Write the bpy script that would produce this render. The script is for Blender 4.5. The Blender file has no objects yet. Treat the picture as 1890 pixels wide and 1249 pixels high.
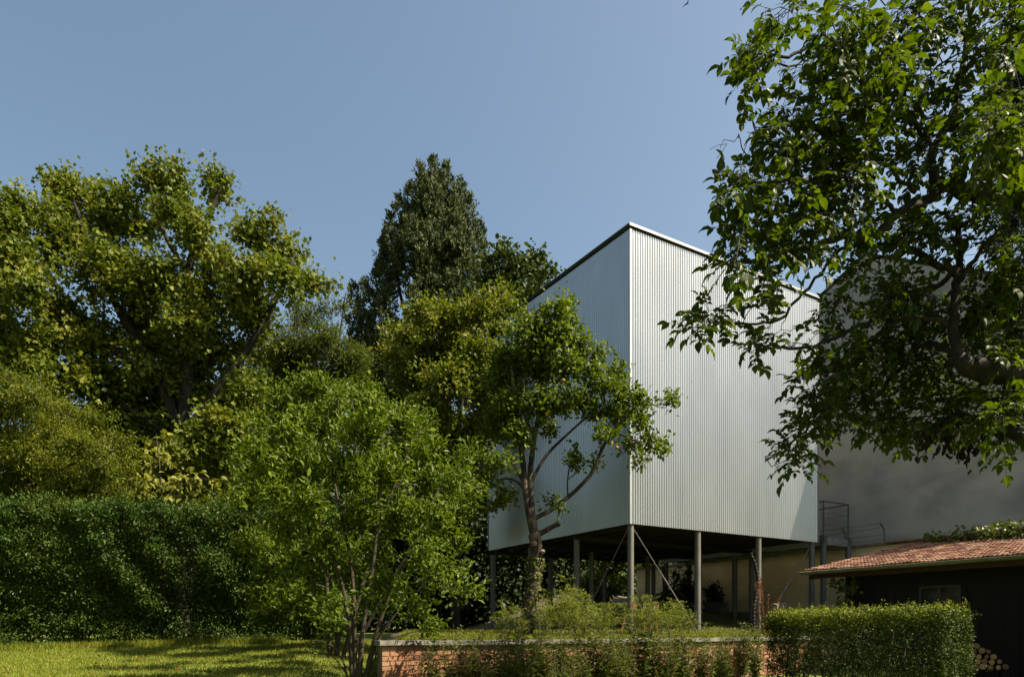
import bpy, math
import numpy as np
from mathutils import Vector

S = bpy.context.scene
COL = S.collection
R = math.radians

# ------------------------------------------------------------------ camera, sky, sun, exposure
EYE = 1.55
F = 1290.0            # focal length in photo pixels (photo 1890 x 1249, horizon at y = 1156)
cam = bpy.data.cameras.new("camera")
cam.sensor_width = 36.0
cam.lens = F / 1890.0 * 36.0
cam.shift_y = (1156 - 624.5) / 1890.0
cam.clip_start = 0.05
cam.clip_end = 3000
camo = bpy.data.objects.new("camera", cam)
camo.location = (0, 0, EYE)
camo.rotation_euler = (R(90), 0, 0)
COL.objects.link(camo)
S.camera = camo

SUN_EL, SUN_AZ = 51.0, 105.0      # azimuth clockwise from +Y (the viewing direction)
w = bpy.data.worlds.new("World")
S.world = w
w.use_nodes = True
bg = w.node_tree.nodes['Background']
sky = w.node_tree.nodes.new('ShaderNodeTexSky')
sky.sky_type = 'NISHITA'
sky.sun_disc = False
sky.sun_elevation = R(SUN_EL)
sky.sun_rotation = R(SUN_AZ)
sky.altitude = 300
sky.air_density = 1.15
sky.dust_density = 5.0
sky.ozone_density = 0.0
tint = w.node_tree.nodes.new('ShaderNodeMix')      # clear, slightly cyan summer sky
tint.data_type = 'RGBA'; tint.blend_type = 'MULTIPLY'; tint.inputs['Factor'].default_value = 1
tint.inputs['B'].default_value = (0.94, 1.01, 0.97, 1)
w.node_tree.links.new(sky.outputs[0], tint.inputs['A'])
w.node_tree.links.new(tint.outputs['Result'], bg.inputs[0])
bg.inputs[1].default_value = 0.05
sl = bpy.data.lights.new("sun", 'SUN')
sl.energy = 5.0
sl.angle = R(0.53)
sl.color = (1.0, 0.88, 0.68)
so = bpy.data.objects.new("sun", sl)
sd = Vector((math.sin(R(SUN_AZ)) * math.cos(R(SUN_EL)), math.cos(R(SUN_AZ)) * math.cos(R(SUN_EL)), math.sin(R(SUN_EL))))
so.rotation_euler = sd.to_track_quat('Z', 'Y').to_euler()
so.location = (20, 0, 30)
COL.objects.link(so)
S.view_settings.view_transform = 'Standard'
S.view_settings.look = 'None'
S.view_settings.exposure = 1.83
S.view_settings.gamma = 1.0

# ------------------------------------------------------------------ helpers
def PX(px, py, Y):
    return np.array([(px - 945.0) / F * Y, Y, EYE + (1156.0 - py) / F * Y])

DR = np.array([0.855, 0.518, 0.0]); DR /= np.linalg.norm(DR)      # along the right face of the metal house
DL = np.array([-DR[1], DR[0], 0.0])                                # along its left face
UP = np.array([0, 0, 1.0])
WL = {}

def nrm(a):
    a = np.asarray(a, float)
    return a / np.maximum(np.linalg.norm(a, axis=-1, keepdims=True), 1e-9)

def wloc(o):
    return WL.get(o.name, np.zeros(3)) if o is not None else np.zeros(3)

def tag(o, label=None, cat=None, group=None, kind=None):
    if label: o['label'] = label
    if cat: o['category'] = cat
    if group: o['group'] = group
    if kind: o['kind'] = kind
    return o

def thing(name, label, cat, loc=(0, 0, 0), group=None):
    o = bpy.data.objects.new(name, None)
    o.empty_display_size = 0.2
    COL.objects.link(o)
    o.location = loc
    WL[o.name] = np.array(loc, float)
    return tag(o, label, cat, group)

def link_mesh(name, V, groups, mat, parent=None, loc=None, attrs=None):
    """groups: list of (int array (m,k), smooth)"""
    base = wloc(parent) if parent is not None else (np.array(loc, float) if loc is not None else np.zeros(3))
    V = np.asarray(V, np.float32) - base.astype(np.float32)
    me = bpy.data.meshes.new(name)
    nf = sum(len(g) for g, s in groups)
    nl = sum(g.size for g, s in groups)
    me.vertices.add(len(V)); me.loops.add(nl); me.polygons.add(nf)
    me.vertices.foreach_set('co', V.ravel())
    li = np.concatenate([g.ravel() for g, s in groups]).astype(np.int32)
    me.loops.foreach_set('vertex_index', li)
    tot = np.concatenate([np.full(len(g), g.shape[1], np.int32) for g, s in groups])
    st = np.concatenate([[0], np.cumsum(tot)[:-1]]).astype(np.int32)
    me.polygons.foreach_set('loop_start', st)
    me.polygons.foreach_set('loop_total', tot)
    me.polygons.foreach_set('use_smooth', np.concatenate([np.full(len(g), s, bool) for g, s in groups]))
    if attrs:
        for k, v in attrs.items():
            a = me.attributes.new(k, 'FLOAT', 'POINT')
            a.data.foreach_set('value', np.asarray(v, np.float32))
    me.update(calc_edges=True)
    if mat: me.materials.append(mat)
    o = bpy.data.objects.new(name, me)
    COL.objects.link(o)
    if parent is not None:
        o.parent = parent
        WL[o.name] = base.copy()
    else:
        o.location = base
        WL[o.name] = base.copy()
    return o

class MB:
    def __init__(self):
        self.V = []; self.n = 0; self.G = {}; self.rnd = []
    def add(self, V, faces, smooth=False, rnd=0.5):
        V = np.asarray(V, float).reshape(-1, 3)
        for f in faces if isinstance(faces, list) else [faces]:
            f = np.asarray(f, int)
            if f.ndim == 1: f = f[None]
            self.G.setdefault((f.shape[1], smooth), []).append(f + self.n)
        self.V.append(V); self.n += len(V)
        self.rnd.append(np.full(len(V), rnd) if np.isscalar(rnd) else np.asarray(rnd))
    def box(self, o, ax, ay, az, rnd=0.5):
        """box from corner o spanned by three vectors"""
        o, ax, ay, az = [np.asarray(v, float) for v in (o, ax, ay, az)]
        V = [o, o + ax, o + ax + ay, o + ay, o + az, o + ax + az, o + ax + ay + az, o + ay + az]
        q = np.array([[0, 3, 2, 1], [4, 5, 6, 7], [0, 1, 5, 4], [1, 2, 6, 5], [2, 3, 7, 6], [3, 0, 4, 7]])
        if np.dot(np.cross(ax, ay), az) < 0: q = q[:, ::-1]
        self.add(V, q, False, rnd)
    def cbox(self, c, sx, sy, sz, ax=(1, 0, 0), ay=(0, 1, 0), rnd=0.5):
        ax = np.asarray(ax, float) * sx; ay = np.asarray(ay, float) * sy; az = np.array([0, 0, sz])
        self.box(np.asarray(c, float) - ax / 2 - ay / 2 - az / 2, ax, ay, az, rnd)
    def tube(self, pts, radii, sides=8, cap=True, rnd=0.5, lump=0.0, rng=None):
        pts = np.asarray(pts, float); n = len(pts)
        radii = np.full(n, radii) if np.isscalar(radii) else np.asarray(radii, float)
        T = nrm(np.gradient(pts, axis=0))
        ref = np.array([1.0, 0, 0]) if abs(T[0][0]) < 0.8 else np.array([0, 1.0, 0])
        a = np.linspace(0, 2 * np.pi, sides, endpoint=False)
        V = []
        u = nrm(np.cross(T[0], ref))
        for i in range(n):
            u = nrm(u - np.dot(u, T[i]) * T[i]); v = np.cross(T[i], u)
            rr = radii[i] * np.ones(sides)
            if lump and rng is not None: rr = rr * (1 + lump * rng.normal(size=sides))
            V.append(pts[i] + np.outer(np.cos(a) * rr, u) + np.outer(np.sin(a) * rr, v))
        V = np.concatenate(V)
        i = np.arange(n - 1)[:, None] * sides; j = np.arange(sides)[None]; k = (j + 1) % sides
        q = np.stack([i + j, i + k, i + sides + k, i + sides + j], -1).reshape(-1, 4)
        fs = [q]
        self.add(V, fs, True, rnd)
        if cap:
            for r_, rev in ((0, True), (n - 1, False)):
                idx = np.arange(sides)
                ring = V[r_ * sides:(r_ + 1) * sides]
                self.add(ring, idx[::-1] if rev else idx, False, rnd)
    def twigs(self, A, B, r0, r1, rng, bend=0.08):
        A = np.asarray(A, float).reshape(-1, 3); B = np.asarray(B, float).reshape(-1, 3); n = len(A)
        if n == 0: return
        L = np.linalg.norm(B - A, axis=1, keepdims=True)
        M = (A + B) / 2 + rng.normal(size=(n, 3)) * L * bend
        t = nrm(B - A); ref = np.where(np.abs(t[:, 2:3]) < 0.9, UP, np.array([1.0, 0, 0]))
        u = nrm(np.cross(t, ref)); v = np.cross(t, u)
        rings = []
        for Pp, r_ in ((A, r0), (M, (r0 + r1) / 2), (B, r1)):
            for k in range(3):
                an = 2 * np.pi * k / 3
                rings.append(Pp + r_ * (math.cos(an) * u + math.sin(an) * v))
        V = np.stack(rings, 1).reshape(-1, 3)        # n x 9
        q = []
        for s in range(2):
            for k in range(3):
                q.append([s * 3 + k, s * 3 + (k + 1) % 3, s * 3 + 3 + (k + 1) % 3, s * 3 + 3 + k])
        q = np.array(q)[None] + (np.arange(n) * 9)[:, None, None]
        self.add(V, q.reshape(-1, 4), True)
    def build(self, name, mat, parent=None, loc=None, attr=False):
        groups = [(np.concatenate(g), s) for (k, s), g in self.G.items()]
        return link_mesh(name, np.concatenate(self.V), groups, mat, parent, loc,
                         {'rnd': np.concatenate(self.rnd)} if attr else None)

# ---- leaves
def tmpl(kind):
    if kind == 'diamond':
        V = [(0, 0, 0), (.5, .5, .10), (1, 0, -.06), (.5, -.5, .10)]
        Fc = [np.array([[0, 2, 1], [0, 3, 2]])]
    elif kind == 'ovate':
        V = [(0, 0, 0), (.28, .42, .07), (.66, .42, .07), (1, 0, -.08), (.66, -.42, .07), (.28, -.42, .07), (.5, 0, 0.0)]
        Fc = [np.array([[0, 6, 2, 1], [0, 5, 4, 6]]), np.array([[6, 3, 2], [6, 4, 3]])]
    elif kind == 'walnut':
        V = [(0, 0, 0), (.14, .26, .04), (.38, .48, .12), (.66, .46, .08), (.88, .2, -.06), (1, 0, -.18),
             (.88, -.2, -.06), (.66, -.46, .08), (.38, -.48, .12), (.14, -.26, .04), (.4, 0, .03), (.75, 0, -.03)]
        Fc = [np.array([[0, 10, 2, 1], [10, 11, 3, 2], [11, 5, 4, 3], [0, 9, 8, 10], [10, 8, 7, 11], [11, 7, 6, 5]])]
    elif kind == 'maple':
        V = [(0, 0, 0), (.12, .5, .1), (.42, .28, .03), (.66, .52, .02), (.70, .2, .0), (1, 0, -.1),
             (.70, -.2, .0), (.66, -.52, .02), (.42, -.28, .03), (.12, -.5, .1)]
        Fc = [np.array([[0, 2, 1], [0, 8, 9], [0, 9, 8]][:1]), np.array([[0, 9, 8]]),
              np.array([[0, 4, 3, 2], [0, 8, 7, 6]]), np.array([[0, 6, 5, 4]])]
    elif kind == 'needle':
        V = [(0, 0, 0), (.35, .5, .0), (1, 0, 0.0), (.35, -.5, .0)]
        Fc = [np.array([[0, 3, 2, 1]])]
    return np.array(V, float), Fc

def leaf_geo(kind, P, A, N, L, W, rnd):
    T, Fc = tmpl(kind)
    A = nrm(A); N = nrm(N - (N * A).sum(-1, keepdims=True) * A); B = np.cross(N, A)
    L = np.asarray(L)[:, None, None]; W = np.asarray(W)[:, None, None]
    V = P[:, None] + T[None, :, 0:1] * L * A[:, None] + T[None, :, 1:2] * W * B[:, None] + T[None, :, 2:3] * L * N[:, None]
    n, k = len(P), len(T)
    gs = [((f[None] + (np.arange(n) * k)[:, None, None]).reshape(-1, f.shape[1]), False) for f in Fc]
    return V.reshape(-1, 3), gs, np.repeat(rnd, k)

def leaves(name, mat, parent, kind, P, A, N, L, W, rnd, loc=None):
    V, gs, rr = leaf_geo(kind, P, A, N, L, W, rnd)
    return link_mesh(name, V, gs, mat, parent, loc, {'rnd': rr})

def unit(rng, n):
    return nrm(rng.normal(size=(n, 3)))

def sprays(rng, C, O, m, Ltw, spread, size, wr, up=.4, droop=.15, un=.6, on=.5, rn=.6, var=.3):
    """leaf positions/orientations for clusters at C with outward directions O; m leaves each"""
    n = len(C)
    D = nrm(O + up * UP + .55 * unit(rng, n))
    t = rng.random((n, m, 1))
    P = C[:, None] + D[:, None] * Ltw * (t - .45) + rng.normal(size=(n, m, 3)) * spread
    A = nrm(D[:, None] * .6 + rng.normal(size=(n, m, 3)) * .6 - droop * UP)
    N = nrm(un * UP + on * O[:, None] + rn * rng.normal(size=(n, m, 3)))
    Lf = size * (1 + var * rng.normal(size=n * m)).clip(.45, 1.7)
    rnd = (np.repeat(rng.random(n), m) * .45 + rng.random(n * m) * .55)
    return P.reshape(-1, 3), A.reshape(-1, 3), N.reshape(-1, 3), Lf, Lf * wr, rnd

def wiggle(a, b, rng, n=4, k=.07):
    a = np.asarray(a); b = np.asarray(b)
    t = np.linspace(0, 1, n)[:, None]
    L = np.linalg.norm(b - a)
    p = a + (b - a) * t
    p[1:-1] += rng.normal(size=(n - 2, 3)) * L * k
    return p

def smooth_poly(pts, rep=3):
    pts = np.asarray(pts, float)
    for _ in range(rep if len(pts) > 2 else 0):
        q = .75 * pts[:-1] + .25 * pts[1:]; r_ = .25 * pts[:-1] + .75 * pts[1:]
        mid = np.stack([q, r_], 1).reshape(-1, 3)
        pts = np.concatenate([pts[:1], mid, pts[-1:]])
        if len(pts) > 24: break
    return pts

# ------------------------------------------------------------------ materials
def newmat(name):
    m = bpy.data.materials.new(name); m.use_nodes = True
    nt = m.node_tree; p = nt.nodes['Principled BSDF']
    return m, nt, p, nt.nodes.new, nt.links.new

def ramp(nt, cols, interp='LINEAR'):
    r_ = nt.nodes.new('ShaderNodeValToRGB')
    r_.color_ramp.interpolation = interp
    e = r_.color_ramp.elements
    e[0].position = cols[0][0]; e[0].color = (*cols[0][1], 1)
    e[1].position = cols[-1][0]; e[1].color = (*cols[-1][1], 1)
    for p_, c in cols[1:-1]:
        x = e.new(p_); x.color = (*c, 1)
    return r_

def leaf_mat(name, cols, trans=.35, rough=.55, tint=(1.25, 1.3, .55), spec=.15):
    cols = [(c[0] * .70, c[1] * .645, c[2] * .52) for c in cols]
    m, nt, p, N, L = newmat(name)
    a = N('ShaderNodeAttribute'); a.attribute_name = 'rnd'
    no = N('ShaderNodeTexNoise'); no.inputs['Scale'].default_value = .9; no.inputs['Detail'].default_value = 2
    g = N('ShaderNodeNewGeometry'); L(g.outputs['Position'], no.inputs['Vector'])
    ma = N('ShaderNodeMath'); ma.operation = 'MULTIPLY_ADD'
    L(no.outputs['Fac'], ma.inputs[0]); ma.inputs[1].default_value = .8; ma.inputs[2].default_value = -.4
    ad = N('ShaderNodeMath'); ad.operation = 'ADD'; ad.use_clamp = True
    L(a.outputs['Fac'], ad.inputs[0]); L(ma.outputs[0], ad.inputs[1])
    rp = ramp(nt, [(i / (len(cols) - 1), c) for i, c in enumerate(cols)])
    L(ad.outputs[0], rp.inputs['Fac'])
    L(rp.outputs[0], p.inputs['Base Color'])
    p.inputs['Roughness'].default_value = rough
    p.inputs['Specular IOR Level'].default_value = spec
    mu = N('ShaderNodeMix'); mu.data_type = 'RGBA'; mu.blend_type = 'MULTIPLY'; mu.inputs['Factor'].default_value = 1
    L(rp.outputs[0], mu.inputs['A']); mu.inputs['B'].default_value = (*tint, 1)
    tr = N('ShaderNodeBsdfTranslucent'); L(mu.outputs['Result'], tr.inputs['Color'])
    mx = N('ShaderNodeMixShader'); mx.inputs[0].default_value = trans
    L(p.outputs[0], mx.inputs[1]); L(tr.outputs[0], mx.inputs[2])
    L(mx.outputs[0], nt.nodes['Material Output'].inputs['Surface'])
    return m

def noise_mat(name, cols, scale=5, rough=.8, metal=0.0, bump=0.0, bscale=None, stretch=(1, 1, 1), detail=6, attr=False, spec=.3):
    cols = [tuple(v * .79 for v in c) for c in cols]
    m, nt, p, N, L = newmat(name)
    g = N('ShaderNodeNewGeometry')
    mp = N('ShaderNodeMapping'); mp.inputs['Scale'].default_value = stretch
    L(g.outputs['Position'], mp.inputs['Vector'])
    no = N('ShaderNodeTexNoise'); no.inputs['Scale'].default_value = scale; no.inputs['Detail'].default_value = detail
    L(mp.outputs[0], no.inputs['Vector'])
    fac = no.outputs['Fac']
    if attr:
        a = N('ShaderNodeAttribute'); a.attribute_name = 'rnd'
        ma = N('ShaderNodeMath'); ma.operation = 'MULTIPLY_ADD'; ma.use_clamp = True
        L(no.outputs['Fac'], ma.inputs[0]); ma.inputs[1].default_value = .7
        sb = N('ShaderNodeMath'); sb.operation = 'MULTIPLY_ADD'; L(a.outputs['Fac'], sb.inputs[0])
        sb.inputs[1].default_value = .8; sb.inputs[2].default_value = -.25
        L(sb.outputs[0], ma.inputs[2]); fac = ma.outputs[0]
        rp = ramp(nt, [(i / (len(cols) - 1), c) for i, c in enumerate(cols)])
    else:
        rp = ramp(nt, [(.28 + .44 * i / (len(cols) - 1), c) for i, c in enumerate(cols)])
    L(fac, rp.inputs['Fac']); L(rp.outputs[0], p.inputs['Base Color'])
    p.inputs['Roughness'].default_value = rough; p.inputs['Metallic'].default_value = metal
    p.inputs['Specular IOR Level'].default_value = spec
    if bump:
        b2 = N('ShaderNodeTexNoise'); b2.inputs['Scale'].default_value = bscale or scale * 3; b2.inputs['Detail'].default_value = 8
        L(mp.outputs[0], b2.inputs['Vector'])
        bu = N('ShaderNodeBump'); bu.inputs['Strength'].default_value = bump; bu.inputs['Distance'].default_value = .02
        L(b2.outputs['Fac'], bu.inputs['Height']); L(bu.outputs[0], p.inputs['Normal'])
    return m

M = {}
M['maple'] = leaf_mat('maple leaves', [(.04, .075, .012), (.09, .135, .016), (.145, .18, .022), (.18, .185, .03)], .33)
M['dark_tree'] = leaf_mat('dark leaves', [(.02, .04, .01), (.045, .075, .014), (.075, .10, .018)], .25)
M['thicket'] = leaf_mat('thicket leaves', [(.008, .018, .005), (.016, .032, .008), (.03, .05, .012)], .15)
M['conifer'] = leaf_mat('conifer scales', [(.018, .034, .012), (.038, .062, .020), (.065, .088, .03), (.085, .10, .036)], .1, .7)
M['hornbeam'] = leaf_mat('light green leaves', [(.05, .09, .010), (.10, .145, .014), (.15, .18, .022), (.19, .19, .045)], .35)
M['willow'] = leaf_mat('fine green leaves', [(.045, .075, .012), (.085, .12, .018), (.11, .14, .022)], .35)
M['shrub'] = leaf_mat('shrub leaves', [(.04, .075, .008), (.09, .145, .010), (.14, .20, .016)], .33, .5, spec=.14)
M['locust'] = leaf_mat('yellow green leaflets', [(.06, .09, .010), (.115, .15, .014), (.175, .195, .02)], .35)
M['sapling'] = leaf_mat('pale yellow leaves', [(.12, .15, .028), (.19, .22, .04), (.24, .25, .06)], .4)
M['hedge'] = leaf_mat('deep green hedge leaves', [(.020, .05, .006), (.042, .088, .009), (.075, .125, .013)], .2, .5, spec=.2)
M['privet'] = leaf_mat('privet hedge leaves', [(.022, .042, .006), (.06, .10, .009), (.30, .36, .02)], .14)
M['apple'] = leaf_mat('apple leaves', [(.05, .09, .010), (.10, .155, .014), (.15, .20, .02)], .38)
M['walnut'] = leaf_mat('walnut leaves', [(.022, .045, .006), (.042, .072, .008), (.065, .10, .010)], .42, .5, (1.7, 1.75, .45))
M['ivy'] = leaf_mat('ivy leaves', [(.05, .08, .014), (.10, .14, .022), (.18, .20, .05)], .25, .4)
M['weed'] = leaf_mat('weed leaves', [(.04, .065, .012), (.075, .11, .016), (.12, .14, .022)], .35)
M['goldenrod'] = leaf_mat('goldenrod leaves', [(.075, .13, .013), (.14, .20, .018), (.24, .26, .03)], .35)
M['dock'] = leaf_mat('rust red seed heads', [(.10, .03, .012), (.17, .05, .018), (.22, .11, .05)], .2)
M['dead'] = leaf_mat('withered leaves', [(.012, .008, .006), (.03, .016, .01)], .05, .8)
M['grass'] = leaf_mat('grass blades', [(.09, .135, .014), (.155, .20, .02), (.27, .28, .05)], .35)
M['bark'] = noise_mat('bark', [(.007, .0055, .004), (.018, .014, .010), (.042, .033, .023)], 9, .9, 0, .8, 30, (1, 1, .35))
M['bark_apple'] = noise_mat('apple bark', [(.012, .009, .007), (.04, .03, .022), (.20, .15, .11)], 7, .9, 0, .8, 40, (1, 1, .4))
M['stem'] = noise_mat('shrub stems', [(.022, .017, .010), (.055, .042, .022)], 14, .85)
M['weedstem'] = noise_mat('weed stems', [(.06, .07, .02), (.11, .10, .04)], 14, .8)
M['lawn'] = noise_mat('lawn soil and grass', [(.06, .09, .012), (.11, .15, .018), (.16, .18, .03)], 3, .95, 0, .5, 40)
M['soil'] = noise_mat('terrace soil', [(.03, .032, .015), (.06, .052, .032), (.09, .075, .05)], 4, .95, 0, .6, 25)
M['brick'] = noise_mat('red orange bricks', [(.09, .04, .024), (.21, .09, .048), (.29, .145, .078), (.30, .20, .12)], 6, .85, 0, .4, 60, attr=True)
M['mortar'] = noise_mat('mortar', [(.12, .09, .06), (.19, .15, .10)], 12, .95, 0, .4, 60)
M['coping'] = noise_mat('weathered concrete coping', [(.06, .056, .045), (.14, .13, .11), (.24, .23, .205)], 5, .9, 0, .5, 40)
M['stucco'] = noise_mat('grey stucco', [(.21, .21, .20), (.31, .308, .29), (.37, .365, .345)], .8, .92, 0, .25, 60, (1, 1, 1.6), 8)
M['steel'] = noise_mat('grey painted steel', [(.105, .10, .09), (.145, .14, .125)], 3, .5, .1, spec=.4)
M['galv_beam'] = noise_mat('galvanised beam', [(.34, .345, .34), (.46, .465, .46)], 6, .45, .7)
M['joist'] = noise_mat('timber boards', [(.40, .20, .08), (.56, .31, .14)], 4, .8, 0, 0, None, (1, 1, 1))
M['dark_steel'] = noise_mat('dark steel', [(.02, .02, .02), (.035, .033, .03)], 4, .6, .2)
M['rust'] = noise_mat('rusty iron', [(.05, .018, .009), (.13, .045, .018), (.20, .085, .035)], 9, .9, .1, .5, 40)
M['fascia'] = noise_mat('light sheet metal', [(.40, .40, .385), (.48, .478, .46)], 2, .35, .8)
M['gutter'] = noise_mat('weathered zinc gutter', [(.14, .14, .10), (.20, .20, .15)], 4, .5, .3)
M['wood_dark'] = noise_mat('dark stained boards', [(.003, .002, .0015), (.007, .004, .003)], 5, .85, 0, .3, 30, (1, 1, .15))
M['wood_trim'] = noise_mat('brown eaves timber', [(.03, .015, .008), (.055, .028, .014)], 6, .8)
M['tile'] = noise_mat('clay roof tiles', [(.07, .035, .025), (.20, .085, .05), (.32, .16, .10), (.38, .26, .18)], 5, .85, 0, .4, 40, attr=True)
M['logbark'] = noise_mat('log bark', [(.03, .02, .012), (.08, .05, .03)], 20, .95, 0, .6, 50)
M['logend'] = noise_mat('cut log ends', [(.10, .055, .026), (.28, .16, .075), (.44, .27, .13)], 9, .85, attr=True)
M['stone'] = noise_mat('old stone blocks', [(.10, .085, .06), (.20, .17, .12), (.28, .24, .17)], 3, .95, 0, .8, 14)
M['fruit'] = noise_mat('apple skin', [(.30, .22, .04), (.42, .10, .03)], 8, .4)
M['wound'] = noise_mat('healed cut wood', [(.17, .11, .08), (.30, .20, .15)], 14, .8)
M['feather'] = noise_mat('dark feathers', [(.012, .014, .02), (.03, .03, .035)], 20, .7)
M['frame'] = noise_mat('weathered window frame', [(.035, .033, .026), (.06, .055, .042)], 8, .8)
M['hose'] = noise_mat('black ribbed hose', [(.012, .012, .012), (.022, .022, .02)], 8, .6, spec=.2)

def metal_mat():
    m, nt, p, N, L = newmat('corrugated galvanised sheet')
    g = N('ShaderNodeNewGeometry')
    mp = N('ShaderNodeMapping'); mp.inputs['Scale'].default_value = (1, 1, .25); L(g.outputs['Position'], mp.inputs['Vector'])
    no = N('ShaderNodeTexNoise'); no.inputs['Scale'].default_value = 1.3; no.inputs['Detail'].default_value = 6; L(mp.outputs[0], no.inputs['Vector'])
    rp = ramp(nt, [(.3, (.39, .396, .398)), (.7, (.455, .46, .458))]); L(no.outputs['Fac'], rp.inputs['Fac'])
    L(rp.outputs[0], p.inputs['Base Color'])
    p.inputs['Metallic'].default_value = .88
    mr = N('ShaderNodeMapRange'); mr.inputs['To Min'].default_value = .28; mr.inputs['To Max'].default_value = .35
    L(no.outputs['Fac'], mr.inputs['Value']); L(mr.outputs[0], p.inputs['Roughness'])
    return m
M['sheet'] = metal_mat()

def rough_wall_mat():
    m, nt, p, N, L = newmat('ochre rough-coursed wall')
    g = N('ShaderNodeNewGeometry')
    dt = N('ShaderNodeVectorMath'); dt.operation = 'DOT_PRODUCT'; L(g.outputs['Position'], dt.inputs[0]); dt.inputs[1].default_value = tuple(DL)
    sx = N('ShaderNodeSeparateXYZ'); L(g.outputs['Position'], sx.inputs[0])
    cb = N('ShaderNodeCombineXYZ'); L(dt.outputs['Value'], cb.inputs[0]); L(sx.outputs[2], cb.inputs[1])
    dn = N('ShaderNodeTexNoise'); dn.inputs['Scale'].default_value = 3.0; L(cb.outputs[0], dn.inputs['Vector'])
    av = N('ShaderNodeVectorMath'); av.operation = 'SCALE'; L(dn.outputs['Color'], av.inputs[0]); av.inputs['Scale'].default_value = .07
    a2 = N('ShaderNodeVectorMath'); L(cb.outputs[0], a2.inputs[0]); L(av.outputs[0], a2.inputs[1])
    br = N('ShaderNodeTexBrick'); L(a2.outputs[0], br.inputs['Vector'])
    br.inputs['Scale'].default_value = 1; br.inputs['Brick Width'].default_value = .34; br.inputs['Row Height'].default_value = .075
    br.inputs['Mortar Size'].default_value = .007; br.inputs['Mortar Smooth'].default_value = .6
    br.inputs['Color1'].default_value = (.84, .66, .38, 1); br.inputs['Color2'].default_value = (.88, .72, .44, 1); br.inputs['Mortar'].default_value = (.70, .53, .29, 1)
    st = N('ShaderNodeTexNoise'); st.inputs['Scale'].default_value = .7; st.inputs['Detail'].default_value = 7; L(cb.outputs[0], st.inputs['Vector'])
    rp = ramp(nt, [(.3, (.62, .58, .5)), (.62, (1, 1, 1))]); L(st.outputs['Fac'], rp.inputs['Fac'])
    mu = N('ShaderNodeMix'); mu.data_type = 'RGBA'; mu.blend_type = 'MULTIPLY'; mu.inputs['Factor'].default_value = .8
    L(br.outputs['Color'], mu.inputs['A']); L(rp.outputs[0], mu.inputs['B']); L(mu.outputs['Result'], p.inputs['Base Color'])
    p.inputs['Roughness'].default_value = .95; p.inputs['Specular IOR Level'].default_value = .1
    fn = N('ShaderNodeTexNoise'); fn.inputs['Scale'].default_value = 25; L(cb.outputs[0], fn.inputs['Vector'])
    ad = N('ShaderNodeMath'); ad.operation = 'MULTIPLY_ADD'; L(br.outputs['Fac'], ad.inputs[0]); ad.inputs[1].default_value = -1.0; L(fn.outputs['Fac'], ad.inputs[2])
    bu = N('ShaderNodeBump'); bu.inputs['Strength'].default_value = .9; bu.inputs['Distance'].default_value = .02
    L(ad.outputs[0], bu.inputs['Height']); L(bu.outputs[0], p.inputs['Normal'])
    return m
M['ochre'] = rough_wall_mat()
mg, nt_, p_, N_, L_ = newmat('window glass')
p_.inputs['Base Color'].default_value = (.01, .011, .012, 1); p_.inputs['Roughness'].default_value = .06; p_.inputs['Specular IOR Level'].default_value = .6
M['glass'] = mg

# ------------------------------------------------------------------ ground
A0 = PX(705, 1182, 10.5); A0[2] = 0.0
def smooth(x, a, b):
    t = np.clip((np.asarray(x, float) - a) / (b - a), 0, 1); return t * t * (3 - 2 * t)
def lawn_z(x, y):
    x = np.asarray(x, float); y = np.asarray(y, float)
    base = .075 * np.clip(y, 0, 16) + .01 * np.clip(y - 16, 0, 30)
    f = 1 - .55 * smooth(x, -4.0, 0.5)
    return base * f + .012 * np.sin(x * 1.7 + .4) * np.sin(y * 1.3) * np.exp(-((y - 10) / 12) ** 2)
def ab(x, y):
    dx = np.asarray(x, float) - A0[0]; dy = np.asarray(y, float) - A0[1]
    return dx * DR[0] + dy * DR[1], dx * DL[0] + dy * DL[1]
def ter_z(a, b):
    a = np.asarray(a, float); b = np.asarray(b, float)
    return 1.30 + .046 * np.clip(b, 0, 2.6) + .13 * np.clip(b - 2.6, 0, 12) * smooth(a, 8, 14) + .012 * np.sin(a * 2.3) * np.cos(b * 2.9)
SH = .45
DW = nrm(DR * .41 + DL * .91)
def ter_xy(a, b):
    return A0[0] + a * DR[0] + b * DL[0], A0[1] + a * DR[1] + b * DL[1]
def ground_at(x, y):
    a, b = ab(x, y)
    if SH * b < a < 17 and 0 < b < 22: return float(ter_z(a, b))
    return float(lawn_z(x, y))

def grid_sheet(name, xs, ys, zf, mat, xyf=None):
    X, Y = np.meshgrid(xs, ys)
    Z = zf(X, Y)
    if xyf: XX, YY = xyf(X, Y)
    else: XX, YY = X, Y
    V = np.stack([XX, YY, Z], -1).reshape(-1, 3)
    nx, ny = len(xs), len(ys)
    i = (np.arange(ny - 1)[:, None] * nx + np.arange(nx - 1)[None]).ravel()
    q = np.stack([i, i + 1, i + 1 + nx, i + nx], -1)
    return link_mesh(name, V, [(q, True)], mat)

xs = np.concatenate([[-900, -300, -120, -60, -35], np.arange(-24, 24.1, .5), [35, 60, 120, 300, 900]])
ys = np.concatenate([[-900, -300, -90, -30, -10], np.arange(-2, 40.1, .5), [55, 80, 130, 300, 900]])
tag(grid_sheet('lawn_ground', xs, ys, lawn_z, M['lawn']), kind='structure')

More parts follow.
